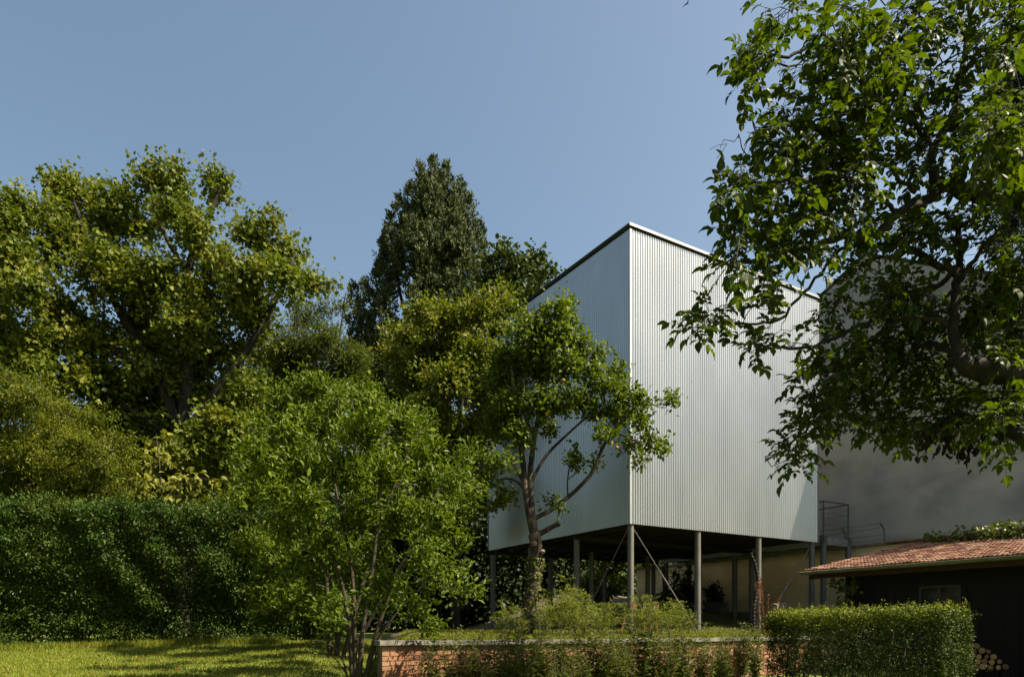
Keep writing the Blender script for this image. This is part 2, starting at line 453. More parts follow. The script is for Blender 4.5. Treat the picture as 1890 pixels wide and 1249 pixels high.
# terrace: a raised sheet with an apron down its sides
aa = np.linspace(.02, 16.6, 60); bb = np.linspace(.02, 22, 70)
X, Y = np.meshgrid(aa, bb)
X = X + SH * Y * (1 - X / 16.6)
Z = ter_z(X, Y); XX, YY = ter_xy(X, Y)
V = np.stack([XX, YY, Z], -1).reshape(-1, 3); nx, ny = len(aa), len(bb)
i = (np.arange(ny - 1)[:, None] * nx + np.arange(nx - 1)[None]).ravel()
q = np.stack([i, i + 1, i + 1 + nx, i + nx], -1)
ring = np.concatenate([np.arange(nx), np.arange(1, ny) * nx + nx - 1, (ny - 1) * nx + np.arange(nx - 2, -1, -1), np.arange(ny - 2, 0, -1) * nx])
low = V[ring].copy(); low[:, 2] = -.3
k = np.arange(len(ring)); kn = (k + 1) % len(ring)
q2 = np.stack([ring[k], len(V) + k, len(V) + kn, ring[kn]], -1)
tag(link_mesh('terrace_ground', np.concatenate([V, low]), [(q, True), (q2, False)], M['soil']), kind='structure')

def grass(name, X, Y, zf, hmin, hmax, seed, wid=.006):
    rng = np.random.default_rng(seed)
    n = len(X)
    P = np.stack([X, Y, zf(X, Y) - .005], -1)
    A = nrm(UP * 1.0 + rng.normal(size=(n, 3)) * .38)
    N = nrm(rng.normal(size=(n, 3)) * [1, 1, .2])
    h = rng.uniform(hmin, hmax, n)
    return tag(leaves(name, M['grass'], None, 'needle', P, A, N, h, np.full(n, wid) * rng.uniform(.7, 1.6, n), rng.random(n)), kind='stuff')
rng = np.random.default_rng(1)
n = 150000
X = rng.uniform(-13, 0, n); Y = 9.2 + 9.5 * rng.random(n) ** 1.2
a_, b_ = ab(X, Y)
k = ~((a_ > SH * b_ - .1) & (b_ > -.25)) & (np.abs(X) < Y * .78)
grass('lawn_grass', X[k], Y[k], lawn_z, .03, .08, 2, .009)
n = 60000
u_ = rng.random(9000); pa = PX(-60, 1205, 14.0)[:2]; pb = PX(520, 1180, 15.8)[:2]
X = pa[0] + (pb[0] - pa[0]) * u_ + rng.normal(size=9000) * .05; Y = pa[1] + (pb[1] - pa[1]) * u_ - rng.exponential(.12, 9000) + .2
grass('rough_grass', X, Y, lawn_z, .06, .2, 6, .009)
n = 80000; a_ = rng.uniform(.1, 15.0, n); b_ = .18 + 9 * rng.random(n) ** 2.6
X, Y = ter_xy(a_, b_)
pat = np.sin(a_ * 3.1 + 1) * np.sin(b_ * 4.3) + .6 * np.sin(a_ * 7.3) + rng.normal(size=n) * .5
k = (pat > -.9) & (a_ > SH * b_ + .2)
zt = lambda x, y: ter_z(*ab(x, y))
grass('terrace_grass', X[k], Y[k], zt, .03, .11, 3, .010)

def litter():
    rng = np.random.default_rng(14); n = 130
    X = rng.normal(-6.0, 1.6, n); Y = rng.normal(12.3, .7, n); k = rng.random(n) < .5
    X[k] = rng.uniform(-10, -2.5, k.sum()); Y[k] = rng.uniform(10.5, 15, k.sum())
    P = np.stack([X, Y, lawn_z(X, Y) + .035], -1); L_ = rng.uniform(.04, .08, n)
    tag(leaves('fallen_leaves', M['dock'], None, 'ovate', P, unit(rng, n) * [1, 1, .3], UP + unit(rng, n) * .5, L_, L_ * .6, rng.random(n)), kind='stuff')
litter()

# ------------------------------------------------------------------ brick retaining wall
def brick_wall():
    rng = np.random.default_rng(5)
    t = thing('brick_wall', 'low orange brick retaining wall with a worn concrete coping below the terrace', 'wall', (A0[0], A0[1], 0))
    top = 1.335; Lw = 11.0
    core = MB()
    o = np.array([A0[0], A0[1], 0]) + DL * .012
    core.box(o + DR * .012, DR * (Lw - .02), DL * .22, UP * (top - .075))
    core.box(o + DR * .14 + DW * .3, DR * .20, DW * 8, UP * (top - .075))
    core.build('mortar_core', M['mortar'], t)
    b = MB()
    rows = 17; rh = .074
    for r_ in range(rows):
        z = top - .08 - (r_ + 1) * rh
        x = -(.13 if r_ % 2 else 0.0)
        while x < Lw:
            x0 = max(x, 0); x1 = min(x + .25, Lw)
            if x1 - x0 > .05:
                d = rng.normal() * .002
                b.box(np.array([A0[0], A0[1], z + .005]) + DR * (x0 + .005) + DL * (.0 + d), DR * (x1 - x0 - .010), DL * .1, UP * (rh - .010), rng.random())
            x += .26
        x = -(.13 if r_ % 2 == 0 else 0.0)
        while x < 8:
            x0 = max(x, .12); x1 = min(x + .25, 8)
            if x1 - x0 > .05:
                b.box(np.array([A0[0], A0[1], z + .005]) + DW * (x0 + .005) + DR * rng.normal() * .002, DW * (x1 - x0 - .01), DR * .13, UP * (rh - .01), rng.random())
            x += .26
    b.build('brick_facing', M['brick'], t, attr=True)
    c = MB(); x = -.05
    while x < Lw:
        l = min(rng.uniform(.9, 1.15), Lw - x)
        if l < .1: break
        c.box(np.array([A0[0], A0[1], top - .075 + rng.normal() * .003]) + DR * x + DL * (-.05 + rng.normal() * .004), DR * (l - .008), DL * .36, UP * .072)
        x += l
    c.build('coping', M['coping'], t)
brick_wall()

# ------------------------------------------------------------------ corrugated metal house on columns
D0 = 16.4
C0 = PX(1163, 1156, D0); C0[2] = 0
LR, LLf = 7.0, 6.78
ZB, ZC, ZT = 3.966, 10.875, 10.985
def cp(r_, l, z): return C0 + DR * r_ + DL * l + UP * z
def metal_house():
    rng = np.random.default_rng(8)
    t = thing('metal_house', 'raised house clad in silver corrugated metal standing on slim steel columns', 'building', tuple(cp(0, 0, 1.4)))
    def sheet(o, du, out, L):
        m = MB(); pitch = .0762; amp = .011; n = int(L / pitch * 10)
        s = np.linspace(0, L, n + 1); d = amp * np.sin(2 * np.pi * s / pitch) + .012
        zs = np.array([ZB, 5.4, 7.15, 8.9, ZC])
        V = (o + s[None, :, None] * du + d[None, :, None] * out + zs[:, None, None] * UP)
        i = (np.arange(len(zs) - 1)[:, None] * (n + 1) + np.arange(n)[None]).ravel()
        q = np.stack([i, i + 1, i + n + 2, i + n + 1], -1)
        if np.dot(np.cross(du, UP), out) < 0: q = q[:, ::-1]
        m.add(V.reshape(-1, 3), q, True)
        return m
    def screws(m, o, du, out, L):
        for z in (4.12, 5.3, 6.5, 7.7, 8.9, 10.0, 10.72):
            k = 2
            while k * .0762 < L - .1:
                s = (k + .25) * .0762
                p0 = o + du * s + UP * (z - .012 * k) * 1.0 if False else o + du * s + UP * (z + rng.normal() * .006)
                m.tube([p0 + out * .017, p0 + out * .028], [.009, .006], 6)
                k += 6 if z < 10.7 else 9
        return m
    org = np.array([C0[0], C0[1], 0])
    for nm, du, out, L_ in (('front_cladding', DR, -DL, LR), ('side_cladding', DL, -DR, LLf)):
        m = screws(sheet(org, du, out, L_), org, du, out, L_); m.build(nm, M['sheet'], t)
    m = sheet(org + DR * LR, DL, DR, LLf); m.build('far_side_cladding', M['sheet'], t)
    m = sheet(org + DL * LLf, DR, DL, LR); m.build('rear_cladding', M['sheet'], t)
    m = MB(); m.box(cp(.02, .02, ZB + .16), DR * (LR - .04), DL * (LLf - .04), UP * (ZT - .02 - ZB - .16)); m.build('core_wall', M['dark_steel'], t)
    # corner trims
    for (r_, l, sr, s_l) in ((0, 0, 1, 1), (LR, 0, -1, 1), (0, LLf, 1, -1)):
        tr = MB(); o = cp(r_, l, ZB - .004)
        tr.box(o - DR * sr * .026 - DL * s_l * .026, DR * sr * .062, DL * s_l * .004, UP * (ZC - ZB + .004))
        tr.box(o - DR * sr * .026 - DL * s_l * .0222, DR * sr * .004, DL * s_l * .05, UP * (ZC - ZB + .004))
        tr.build('corner_trim', M['fascia'], t)
    rf = MB(); ov = .065
    rf.box(cp(-ov, -ov, 10.925), DR * (LR + 2 * ov), DL * .02, UP * .062)
    rf.build('front_fascia', M['fascia'], t)
    rf = MB()
    rf.box(cp(-ov, -ov + .021, 10.925), DR * .02, DL * (LLf + 2 * ov - .021), UP * .062)
    rf.box(cp(LR + ov - .02, -ov + .021, 10.925), DR * .02, DL * (LLf + 2 * ov - .021), UP * .062)
    rf.build('side_fascia', M['dark_steel'], t)  # darker metal than the front: the unlit side's shade put into the colour
    rf = MB(); rf.box(cp(-ov + .022, -ov + .022, 10.945), DR * (LR + 2 * ov - .044), DL * (LLf + 2 * ov - .044), UP * .035)
    rf.build('roof', M['galv_beam'], t)
    # deck underside
    dk = MB(); dk.box(cp(.04, .04, ZB + .085), DR * (LR - .08), DL * (LLf - .08), UP * .025); dk.build('floor_deck', M['joist'], t)
    js = MB(); x = .35
    while x < LR - .2:
        js.box(cp(x, .06, ZB - .015), DR * .07, DL * (LLf - .12), UP * .098); x += .56
    js.build('floor_joist', M['dark_steel'], t)
    bm_ = MB()
    for l in (2.3, 4.5, 6.5):
        bm_.box(cp(.06, l - .05, ZB - .135), DR * (LR - .12), DL * .10, UP * .118)
    bm_.build('floor_beam', M['dark_steel'], t)
    # columns 4 x 4
    for i_, r_ in enumerate((.09, 2.30, 4.58, 6.86)):
        for j_, l in enumerate((.09, 2.22, 4.45, 6.66)):
            if (i_, j_) in ((1, 1),): continue
            m = MB(); p0 = cp(r_, l, 0); a_, b_ = ab(p0[0], p0[1]); zg = ter_z(a_, b_)
            m.tube([p0 + UP * (zg - .3), p0 + UP * (ZB - .137 if j_ else ZB - .017)], .078, 20)
            m.cbox(p0 + UP * (zg + .012), .24, .24, .02, DR, DL)
            m.build('column', M['steel'], t)
    # wind bracing rods
    def rod(a, b, r_=.011, two=True):
        m = MB(); a = np.array(a); b = np.array(b)
        m.tube([a, b], r_, 8)
        if two:
            m2 = a + (b - a) * np.array([.42])[0]
            m.tube([m2 + UP * .03, m2 + (b - a) * .56 + UP * .03], r_ * .7, 6)
        k = a + (b - a) * .5
        m.tube([k - (b - a) * .03, k + (b - a) * .03], r_ * 2, 8)
        m.build('brace_rod', M['steel'], t)
    rod(cp(.15, .06, ZB - .1), cp(2.22, .06, 1.46))
    rod(cp(6.78, .06, ZB - .1), cp(4.66, .06, 1.46))
    rod(cp(.06, .15, ZB - .1), cp(.06, 2.14, 1.46))
    rod(cp(6.86, 6.5, ZB - .1), cp(6.86, 4.5, 2.0))
    # walkway on the right side with its railing
    wk = MB(); x0, x1 = .34, 1.52; lf = .05
    for r_ in (x0, x1):
        wk.box(cp(LR + r_ - .05, lf + .08, 3.90), DR * .10, DL * (LLf - .2), UP * .22)
    wk.box(cp(LR + x0 + .08, lf - .04, 3.93), DR * (x1 - x0 - .16), DL * .09, UP * .21)
    wk.box(cp(LR + x0 - .02, lf + .06, 4.122), DR * (x1 - x0 + .04), DL * (LLf - .2), UP * .03)
    for l in np.arange(.9, LLf, .95):
        wk.box(cp(LR + x0 + .052, l, 3.95), DR * (x1 - x0 - .104), DL * .06, UP * .12)
    wk.build('walkway', M['galv_beam'], t)
    for r_ in (x0, x1):
        for l in (lf, 3.3, 6.5):
            m = MB(); p0 = cp(LR + r_, l, 0); zg = ter_z(*ab(p0[0], p0[1]))
            m.tube([p0 + UP * (zg - .3), p0 + UP * (3.90 if l > 1 else 3.97)], .085, 18)
            if l < 1:
                m.cbox(p0 + UP * 4.07, .15, .15, .24, DR, DL)
                for dz in (-.08, .08):
                    q0 = p0 + UP * (4.07 + dz) - DL * .075
                    m.tube([q0 - DL * .02 + DR * .04, q0 + DR * .04], .014, 6); m.tube([q0 - DL * .02 - DR * .04, q0 - DR * .04], .014, 6)
            m.build('walkway_post', M['steel'], t)
    rl = MB(); zt_ = 5.17
    pA, pB = (LR + x0, lf), (LR + x1, lf); pC, pD = (LR + x1, LLf), (LR + x0, 1.0)
    for (r_, l) in (pA, pB, (LR + x1, 1.7), (LR + x1, 3.4), (LR + x1, 5.1)):
        rl.box(cp(r_ - .018, l - .018, 4.19), DR * .036, DL * .036, UP * (zt_ - 4.19))
    for (p, q) in ((pA, pB), (pB, pC), (pA, pD)):
        a_ = cp(p[0], p[1], zt_ + .02); b_ = cp(q[0], q[1], zt_ + .02)
        rl.tube([a_, b_], .023, 8)
        for z in (4.35, 4.52, 4.69, 4.86, 5.02):
            if (p, q) == (pA, pD): continue
            rl.tube([cp(p[0], p[1], z), cp(q[0], q[1], z)], .005, 5)
    rl.build('railing', M['steel'], t)
    return t
metal_house()

# drain hose beside a column, and one further back
def hose(px, y0, y1, Y, label, bulge):
    rng = np.random.default_rng(int(px))
    p0 = PX(px, y0, Y); p1 = PX(px, y1, Y)
    t = thing('drain_hose', label, 'hose', tuple(p0), 'ribbed hoses hanging beside the columns')
    n = 150; s = np.linspace(0, 1, n)
    P = p0 + (p1 - p0) * s[:, None]
    P += DR * (bulge * np.exp(-((s - .62) / .22) ** 2) - .75 * bulge * smooth(s, .86, 1.0))[:, None]
    r_ = .038 + .005 * np.sin(s * n * .9)
    m = MB(); m.tube(P, r_, 12); m.build('hose', M['hose'], t)
hose(1391, 1166, 1020, 17.6, 'black ribbed hose bulging beside the thin column behind the red dock plant', .16)
hose(1224, 1150, 1045, 20.5, 'straight ribbed hose in the shade behind the diagonal brace rods', .03)

# ------------------------------------------------------------------ ochre boundary wall, barbed wire, grey gable building
RC = C0 + DR * LR
def wp(dlt, t, z): return RC + DR * dlt + DL * t + UP * z
def boundary():
    t = thing('boundary_wall', 'tall ochre rough-coursed boundary wall behind the columns of the metal house', 'wall', tuple(wp(2.0, 0, 1.4)))
    m = MB(); m.box(wp(2.0, -9.5, .3), DR * .34, DL * 19.5, UP * 3.64); m.build('wall', M['ochre'], t)
    rng = np.random.default_rng(3); c = MB(); x = -.85
    while x < 9.9:
        l = rng.uniform(.85, 1.2)
        c.box(wp(1.93, x, 3.942 + rng.normal() * .004), DL * (l - .01), DR * .47, UP * .075); x += l
    c.build('coping', M['stone'], t)
    f = MB(); f.box(wp(1.9, -9.5, 3.945), DR * .45, DL * 8.62, UP * .05); f.build('flashing', M['rust'], t)
    # ledge of rubble at its foot
    return t
boundary()
def barbed():
    t = thing('barbed_wire_fence', 'rusty barbed wire strung between curved steel posts on the ochre wall', 'fence', tuple(wp(2.15, 0, 4.0)))
    ts = (-.68, .55, 1.9)
    def post(l):
        s = np.linspace(0, 1, 14); ang = s * 1.25
        P = np.stack([wp(2.15, l, 4.0) + UP * .28 * min(1, q * 2) for q in s])
        P = np.array([wp(2.15, l, 4.0) + (UP * (q * .60) if q < .5 else UP * (.30 + .30 * math.sin((q - .5) * 2 * 1.2)) - DR * .30 * (1 - math.cos((q - .5) * 2 * 1.2)) * 1.2) for q in s])
        return P
    for l in ts:
        P = post(l); m = MB(); m.tube(P, .022, 8); m.build('post', M['steel'], t)
    rng = np.random.default_rng(2)
    w_ = MB()
    for k_ in (3, 6, 10, 13):
        for l0, l1 in zip(ts[:-1], ts[1:]):
            a, b = post(l0)[k_], post(l1)[k_]
            s = np.linspace(0, 1, 16)
            P = a + (b - a) * s[:, None] - UP * (.025 * 4 * s * (1 - s))[:, None] + rng.normal(size=(16, 3)) * .002
            w_.tube(P, .004, 4)
            for q in P[1:-1]:
                for _ in range(2):
                    d = unit(rng, 1)[0] * .016; w_.tube([q - d, q + d], .0025, 3)
    w_.build('barbed_wire', M['rust'], t)
barbed()

def grey_building():
    t = thing('gable_building', 'big plain grey stucco gable wall of the neighbouring building beyond the barbed wire', 'building', tuple(wp(2.5, 0, 1.4)))
    za = 12.9; ta = .124; t0, t1 = -6.0, 5.2
    z0 = za + .6 * (t0 - ta); z1 = za - .43 * (t1 - ta)
    prof = [(t0, -.2), (t0, z0), (ta, za), (t1, z1), (t1, -.2)]
    V = [wp(2.5, a, z) for a, z in prof] + [wp(13.5, a, z) for a, z in prof]
    m = MB(); m.add(V, [np.array([[4, 3, 2, 1, 0]]), np.array([[5, 6, 7, 8, 9]]), np.array([[0, 1, 6, 5], [3, 4, 9, 8]])])
    m.build('gable_wall', M['stucco'], t)
    r_ = MB()
    for (a, za_, b, zb) in ((t0 - .25, z0 - .15, ta, za), (ta, za, t1 + .25, z1 - .1075)):
        p = wp(2.46, a, za_ + .005); q = wp(2.46, b, zb + .005)
        r_.box(p, q - p, DR * 11.1, UP * .10)
    r_.build('roof', M['dark_steel'], t)
    f = MB(); f.tube([wp(2.6, ta - .03, za), wp(2.6, ta - .03, za + 1.9)], .03, 10); f.cbox(wp(2.6, ta - .03, za + 1.95), .16, .16, .08, DR, DL); f.build('vent_pipe', M['steel'], t)
grey_building()

# ------------------------------------------------------------------ shed
E0 = PX(1486, 1053, 17.0)
SL = (3.92 - E0[2]) / 4.97
def sh(r_, t, dz=0.0): return E0 + DR * r_ - DL * t + UP * (r_ * SL + dz)
def shed():
    rng = np.random.default_rng(12)
    t = thing('garden_shed', 'dark timber shed with a red clay tile roof and zinc gutter beside the ochre wall', 'shed', (E0[0], E0[1], .5))
    L = 8.5; W = 4.95
    # roofing: rows of rolled tiles
    tl = MB(); ex = .27; tw = .172; rows = int(W / ex) + 1; cols = int(L / tw)
    nrm_up = nrm(np.cross(DL * -1, DR + UP * SL)); nrm_up = nrm_up if nrm_up[2] > 0 else -nrm_up
    slope = nrm(DR + UP * SL)
    prof = np.linspace(0, 1, 9); bump_ = .014 * np.cos(prof * 4 * np.pi)
    for r_ in range(rows):
        y0 = r_ * ex - .03; y1 = min(y0 + ex + .045, W)
        if y1 - y0 < .05: continue
        for c_ in range(cols):
            x0 = c_ * tw
            tilt = rng.normal() * .004; dz = .026 + rng.normal() * .004; off = rng.normal() * .006
            front = [E0 - DL * (x0 + p * tw * 1.02) + slope * (y0 + off) + nrm_up * (b_ + dz + tilt * p) for p, b_ in zip(prof, bump_)]
            back = [E0 - DL * (x0 + p * tw * 1.02) + slope * (y1 + off) + nrm_up * (b_ + dz - .026 + tilt * p) for p, b_ in zip(prof, bump_)]
            lipv = [v - nrm_up * .022 + slope * .003 for v in front]
            n9 = len(prof); i = np.arange(n9 - 1)
            q = np.stack([i, i + n9, i + n9 + 1, i + 1], -1); q2 = np.stack([i + 2 * n9, i, i + 1, i + 2 * n9 + 1], -1)
            tl.add(np.array(front + back + lipv), [np.concatenate([q, q2])], True, rng.random())
    rf = tl.build('tile_roof', M['tile'], t, attr=True)
    rb = MB(); rb.box(E0 - nrm_up * .07 - DL * .0, slope * W, -DL * L, nrm_up * .05); rb.build('roof_boarding', M['wood_trim'], t)
    tr = MB()
    tr.box(E0 + DR * .10 - UP * .20 - DL * .03, DR * .05, -DL * L, UP * .13)
    tr.box(E0 + DR * .17 - UP * .22 - DL * .02, slope * (W - .2), -DL * .045, UP * .13)
    tr.build('eaves_board', M['wood_trim'], t)
    # half-round gutter with brackets
    g = MB(); an = np.linspace(np.pi, 2 * np.pi, 11); rg = .068
    for (ra, sgn) in ((rg, 1), (rg - .004, -1)):
        pass
    c0 = E0 - DR * .055 - UP * .035 + DL * .07; L2 = L + .07
    ring = np.array([DR * math.cos(a) * rg + UP * math.sin(a) * rg for a in an]); ring2 = ring * .93
    V = np.concatenate([c0 + ring, c0 + ring - DL * L2, c0 + ring2, c0 + ring2 - DL * L2]); n_ = len(an); i = np.arange(n_ - 1)
    g.add(V, [np.concatenate([np.stack([i, i + 1, i + n_ + 1, i + n_], -1), np.stack([i + 2 * n_, i + 3 * n_, i + 3 * n_ + 1, i + 2 * n_ + 1], -1),
                              [[0, n_, 3 * n_, 2 * n_], [n_ - 1, 3 * n_ - 1, 4 * n_ - 1, 2 * n_ - 1]]])], True)
    g.add(c0 + ring, np.arange(n_)[None], False)
    g.tube([c0 - DR * rg, c0 - DR * rg - DL * L2], .010, 6)
    k = .25
    while k < L:
        for a0, a1 in zip(an[:-1], an[1:]):
            p = c0 - DL * k + DR * math.cos(a0) * (rg + .003) + UP * math.sin(a0) * (rg + .003); q = c0 - DL * k + DR * math.cos(a1) * (rg + .003) + UP * math.sin(a1) * (rg + .003)
            g.tube([p, q], .008, 4, False)
        k += .8
    g.build('gutter', M['gutter'], t)
    # board walls
    wl = MB(); wx, wt = .50, .75
    zb = .2
    x = wt
    while x < L:
        z1 = E0[2] + wx * SL - .09
        wl.box(np.array([*(E0 + DR * (wx + rng.normal() * .003) - DL * x)[:2], zb]), DR * .03, -DL * .142, UP * (z1 - zb)); x += .145
    x = wx + .035
    while x < W - .02:
        z1 = E0[2] + x * SL - .09
        wl.box(np.array([*(E0 + DR * x - DL * (wt + .002 + abs(rng.normal()) * .003))[:2], zb]), DR * min(.142, W - x), -DL * .03, UP * (z1 - zb)); x += .145
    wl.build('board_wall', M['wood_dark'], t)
    # window
    fr = MB(); wz0, wz1 = 1.75, 2.42; a0, a1 = 2.47, 3.32
    def wq(x, z, d=0): return np.array([*(E0 + DR * (wx - d) - DL * x)[:2], z])
    for (xa, xb, za, zb_) in ((a0, a1, wz1 - .045, wz1), (a0, a1, wz0, wz0 + .05), (a0, a0 + .045, wz0 + .05, wz1 - .045), (a1 - .045, a1, wz0 + .05, wz1 - .045), ((a0 + a1) / 2 - .025, (a0 + a1) / 2 + .025, wz0 + .05, wz1 - .045)):
        fr.box(wq(xa, za, .035), -DL * (xb - xa), DR * .03, UP * (zb_ - za))
    wf = fr.build('window', M['frame'], t)
    gl = MB(); gl.box(wq(a0 + .01, wz0 + .01, .014), -DL * (a1 - a0 - .02), DR * .008, UP * (wz1 - wz0 - .02)); gl.build('pane', M['glass'], wf)
    fr2 = MB()
    for (xa, xb, za, zb_) in ((a0 - .1, a1 + .1, wz1 + .002, wz1 + .08), (a0 - .1, a0 - .002, wz0, wz1), (a1 + .002, a1 + .1, wz0, wz1)):
        fr2.box(wq(xa, za, .022), -DL * (xb - xa), DR * .02, UP * (zb_ - za))
    fr2.build('window_casing', M['wood_dark'], wf)
shed()

# ------------------------------------------------------------------ trees
def make_tree(name, label, cat, Y, base, limbs, lobes, leaf, lm, bark, seed, group=None, dspread=.0, lai=3.0, m=18, sub=8, subr=.45,
              Ltw=.35, spread=.09, wr=.8, twig=.25, twr=(.012, .004), kind='diamond', zs=1.0, dfac=1.0, br=.012, hollow=.0, plume=False, shrink=1.0, **kw):
    rng = np.random.default_rng(seed)
    b0 = PX(base[0], base[1], Y) if len(base) == 2 else np.array(base, float)
    if len(base) == 2: b0[2] = ground_at(b0[0], b0[1])
    t = thing(name, label, cat, tuple(b0), group)
    wood = MB(); nodes = []
    for pts, r0, r1 in limbs:
        P = np.array([PX(p[0], p[1], p[2] if len(p) > 2 else Y) for p in pts])
        if np.linalg.norm((P[0] - b0)[:2]) < 1.0 and P[0][2] < b0[2] + .5: P[0][2] = b0[2] - .15
        P = smooth_poly(P, 2)
        rr = r1 + (r0 - r1) * np.linspace(1, 0, len(P)) ** .8
        wood.tube(P, rr, 10 if r0 > .05 else 6, True, lump=.05, rng=rng)
        for q, r_ in zip(P, rr): nodes.append((q, r_))
    NP = np.array([q for q, _ in nodes])
    Cs, Os, tips, tb = [], [], [], []
    lobe_list = []
    for lb in lobes:
        px, py, rx, ry = lb[:4]
        y = Y + (lb[4] if len(lb) > 4 else 0) + rng.uniform(-1, 1) * dspread
        c = PX(px, py, y); q_ = shrink if rx > 20 else 1.0; sx = rx * q_ / F * y; sz = ry * q_ / F * y; sy = (sx + sz) / 2 * dfac
        lobe_list.append((c, np.array([sx, sy, sz])))
    # grow from the nearest wood
    order = sorted(lobe_list, key=lambda L_: np.min(np.linalg.norm(NP - L_[0], axis=1)))
    for c, s in order:
        if plume: pass
        d = np.linalg.norm(NP - c, axis=1) + .6 * np.clip(NP[:, 2] - c[2], 0, None)
        k = int(np.argmin(d)); L_ = np.linalg.norm(NP[k] - c)
        if L_ > .15:
            P = wiggle(NP[k], c, rng, 5)
            r0 = min(br * (1 + L_), .9 * nodes[k][1] if k < len(nodes) else .05)
            wood.tube(P, np.linspace(r0, r0 * .4, 5), 5, False)
            NP = np.concatenate([NP, P[1:]]); nodes += [(q, r0 * .6) for q in P[1:]]
        ns = sub
        u = unit(rng, ns); sc = c + u * s * rng.uniform(.25, .75, (ns, 1))
        sr = s[None] * subr * rng.uniform(.65, 1.35, (ns, 1)) * np.array([1, 1, zs])
        for q in sc[:]:
            if rng.random() < .8:
                P = wiggle(c, q, rng, 3); wood.tube(P, np.linspace(br * .7, br * .35, 3), 4, False)
        area = np.pi * s[0] * s[2]
        n = max(3, int(lai * area / (leaf * leaf * wr * .5 * m)))
        w_ = (sr[:, 0] * sr[:, 2]); pick = rng.choice(ns, n, p=w_ / w_.sum())
        u = unit(rng, n); rad = (hollow + (1 - hollow) * rng.random((n, 1)) ** .5)
        C = sc[pick] + u * sr[pick] * rad
        O = nrm(u * .7 + nrm((C - c) / s) * .6)
        loose = rng.random(n) < .14
        C[loose] = c + u[loose] * s * (.35 + .65 * rng.random((int(loose.sum()), 1)) ** .5)
        if plume:
            h = rng.uniform(-1, 1, n); th = rng.uniform(0, 6.283, n); pr = np.clip((1 - h) / 1.25, 0, 1) ** .7 * (.45 + .55 * rng.random(n) ** .5)
            rad_ = np.stack([np.cos(th), np.sin(th), np.zeros(n)], -1)
            C = c + rad_ * s * pr[:, None] + UP * (h * s[2])[:, None]; O = nrm(rad_ + UP * .55)
            pick = np.zeros(n, int); sc = c[None] + 0 * sc
        Cs.append(C); Os.append(O)
        kk = rng.random(n) < twig
        tips.append(C[kk]); tb.append(sc[pick][kk])
    C = np.concatenate(Cs); O = np.concatenate(Os)
    tA = np.concatenate(tb); tB = np.concatenate(tips)
    if twig > 0: wood.twigs(tA, tB, twr[0], twr[1], rng)
    tk = wood.build('trunk', bark, t)
    P, A, N, Lf, Wf, rnd = sprays(rng, C, O, m, Ltw, spread, leaf, wr, **kw)
    cr = leaves('crown', lm, t, kind, P, A, N, Lf, Wf, rnd)
    return t, tk, cr, C

# big maple at left
mp_l = [(30, 395, 60, 55), (-20, 430, 60, 70), (140, 360, 62, 48), (100, 440, 90, 60), (185, 400, 40, 40), (272, 325, 42, 38), (250, 400, 70, 60), (325, 335, 28, 40), (330, 400, 45, 40),
        (405, 345, 32, 36), (375, 430, 50, 45), (470, 420, 50, 45), (530, 470, 32, 40), (445, 495, 70, 45), (520, 520, 40, 40), (565, 520, 38, 22), (608, 522, 18, 13),
        (290, 500, 80, 60), (190, 500, 80, 65), (60, 540, 90, 75), (380, 560, 70, 50), (480, 585, 60, 48), (290, 620, 90, 60), (150, 620, 90, 70), (30, 640, 70, 60),
        (420, 655, 80, 50), (210, 720, 90, 50), (350, 720, 80, 50), (460, 720, 60, 45), (90, 700, 80, 50), (300, 790, 70, 35), (400, 790, 60, 40), (200, 790, 60, 40), (330, 850, 50, 30), (-60, 560, 80, 120), (250, 560, 70, 60), (340, 600, 60, 50), (390, 490, 45, 40), (110, 780, 70, 50), (260, 860, 70, 40), (400, 860, 50, 40), (-130, 500, 90, 110), (-150, 720, 110, 110), (-260, 600, 110, 160), (-420, 500, 150, 200, -5), (-560, 800, 180, 200, -7), (-700, 500, 200, 260, -9), (-1000, 700, 260, 300, -12), (20, 500, 60, 50), (160, 440, 50, 40), (440, 560, 45, 40), (340, 690, 60, 45, 1), (400, 740, 60, 40, 1), (300, 760, 60, 40, 1), (250, 680, 60, 45, 1), (170, 700, 70, 45, 1), (60, 660, 70, 45, 1), (440, 800, 50, 40, -2), (360, 830, 60, 40, -2)]  # far-left lobes out of view, added to darken reflections in the metal cladding
make_tree('maple_tree', 'large spreading maple with yellow tinged leaves at the far left behind the hedge', 'tree', 25.0, (335, 1140),
          [([(335, 1160), (345, 950), (335, 810)], .36, .28), ([(335, 810), (298, 700), (215, 570), (165, 450), (135, 370)], .22, .03),
           ([(335, 810), (400, 722), (480, 612), (515, 540), (545, 465)], .20, .03), ([(335, 810), (350, 650), (342, 500), (375, 425), (408, 345)], .22, .03),
           ([(298, 700), (195, 640), (95, 520), (40, 420)], .15, .03), ([(342, 500), (295, 420), (275, 335)], .10, .03), ([(512, 548), (560, 532), (612, 520)], .06, .015),
           ([(335, 820), (250, 760), (130, 690), (20, 640)], .14, .03), ([(400, 722), (440, 690), (470, 660)], .07, .03)],
          mp_l, .135, M['maple'], M['bark'], 11, dspread=1.8, lai=4.4, m=24, sub=12, subr=.33, Ltw=.5, spread=.17, wr=.95, kind='maple', twig=.15, twr=(.02, .008), dfac=1.15, br=.022, droop=.3)

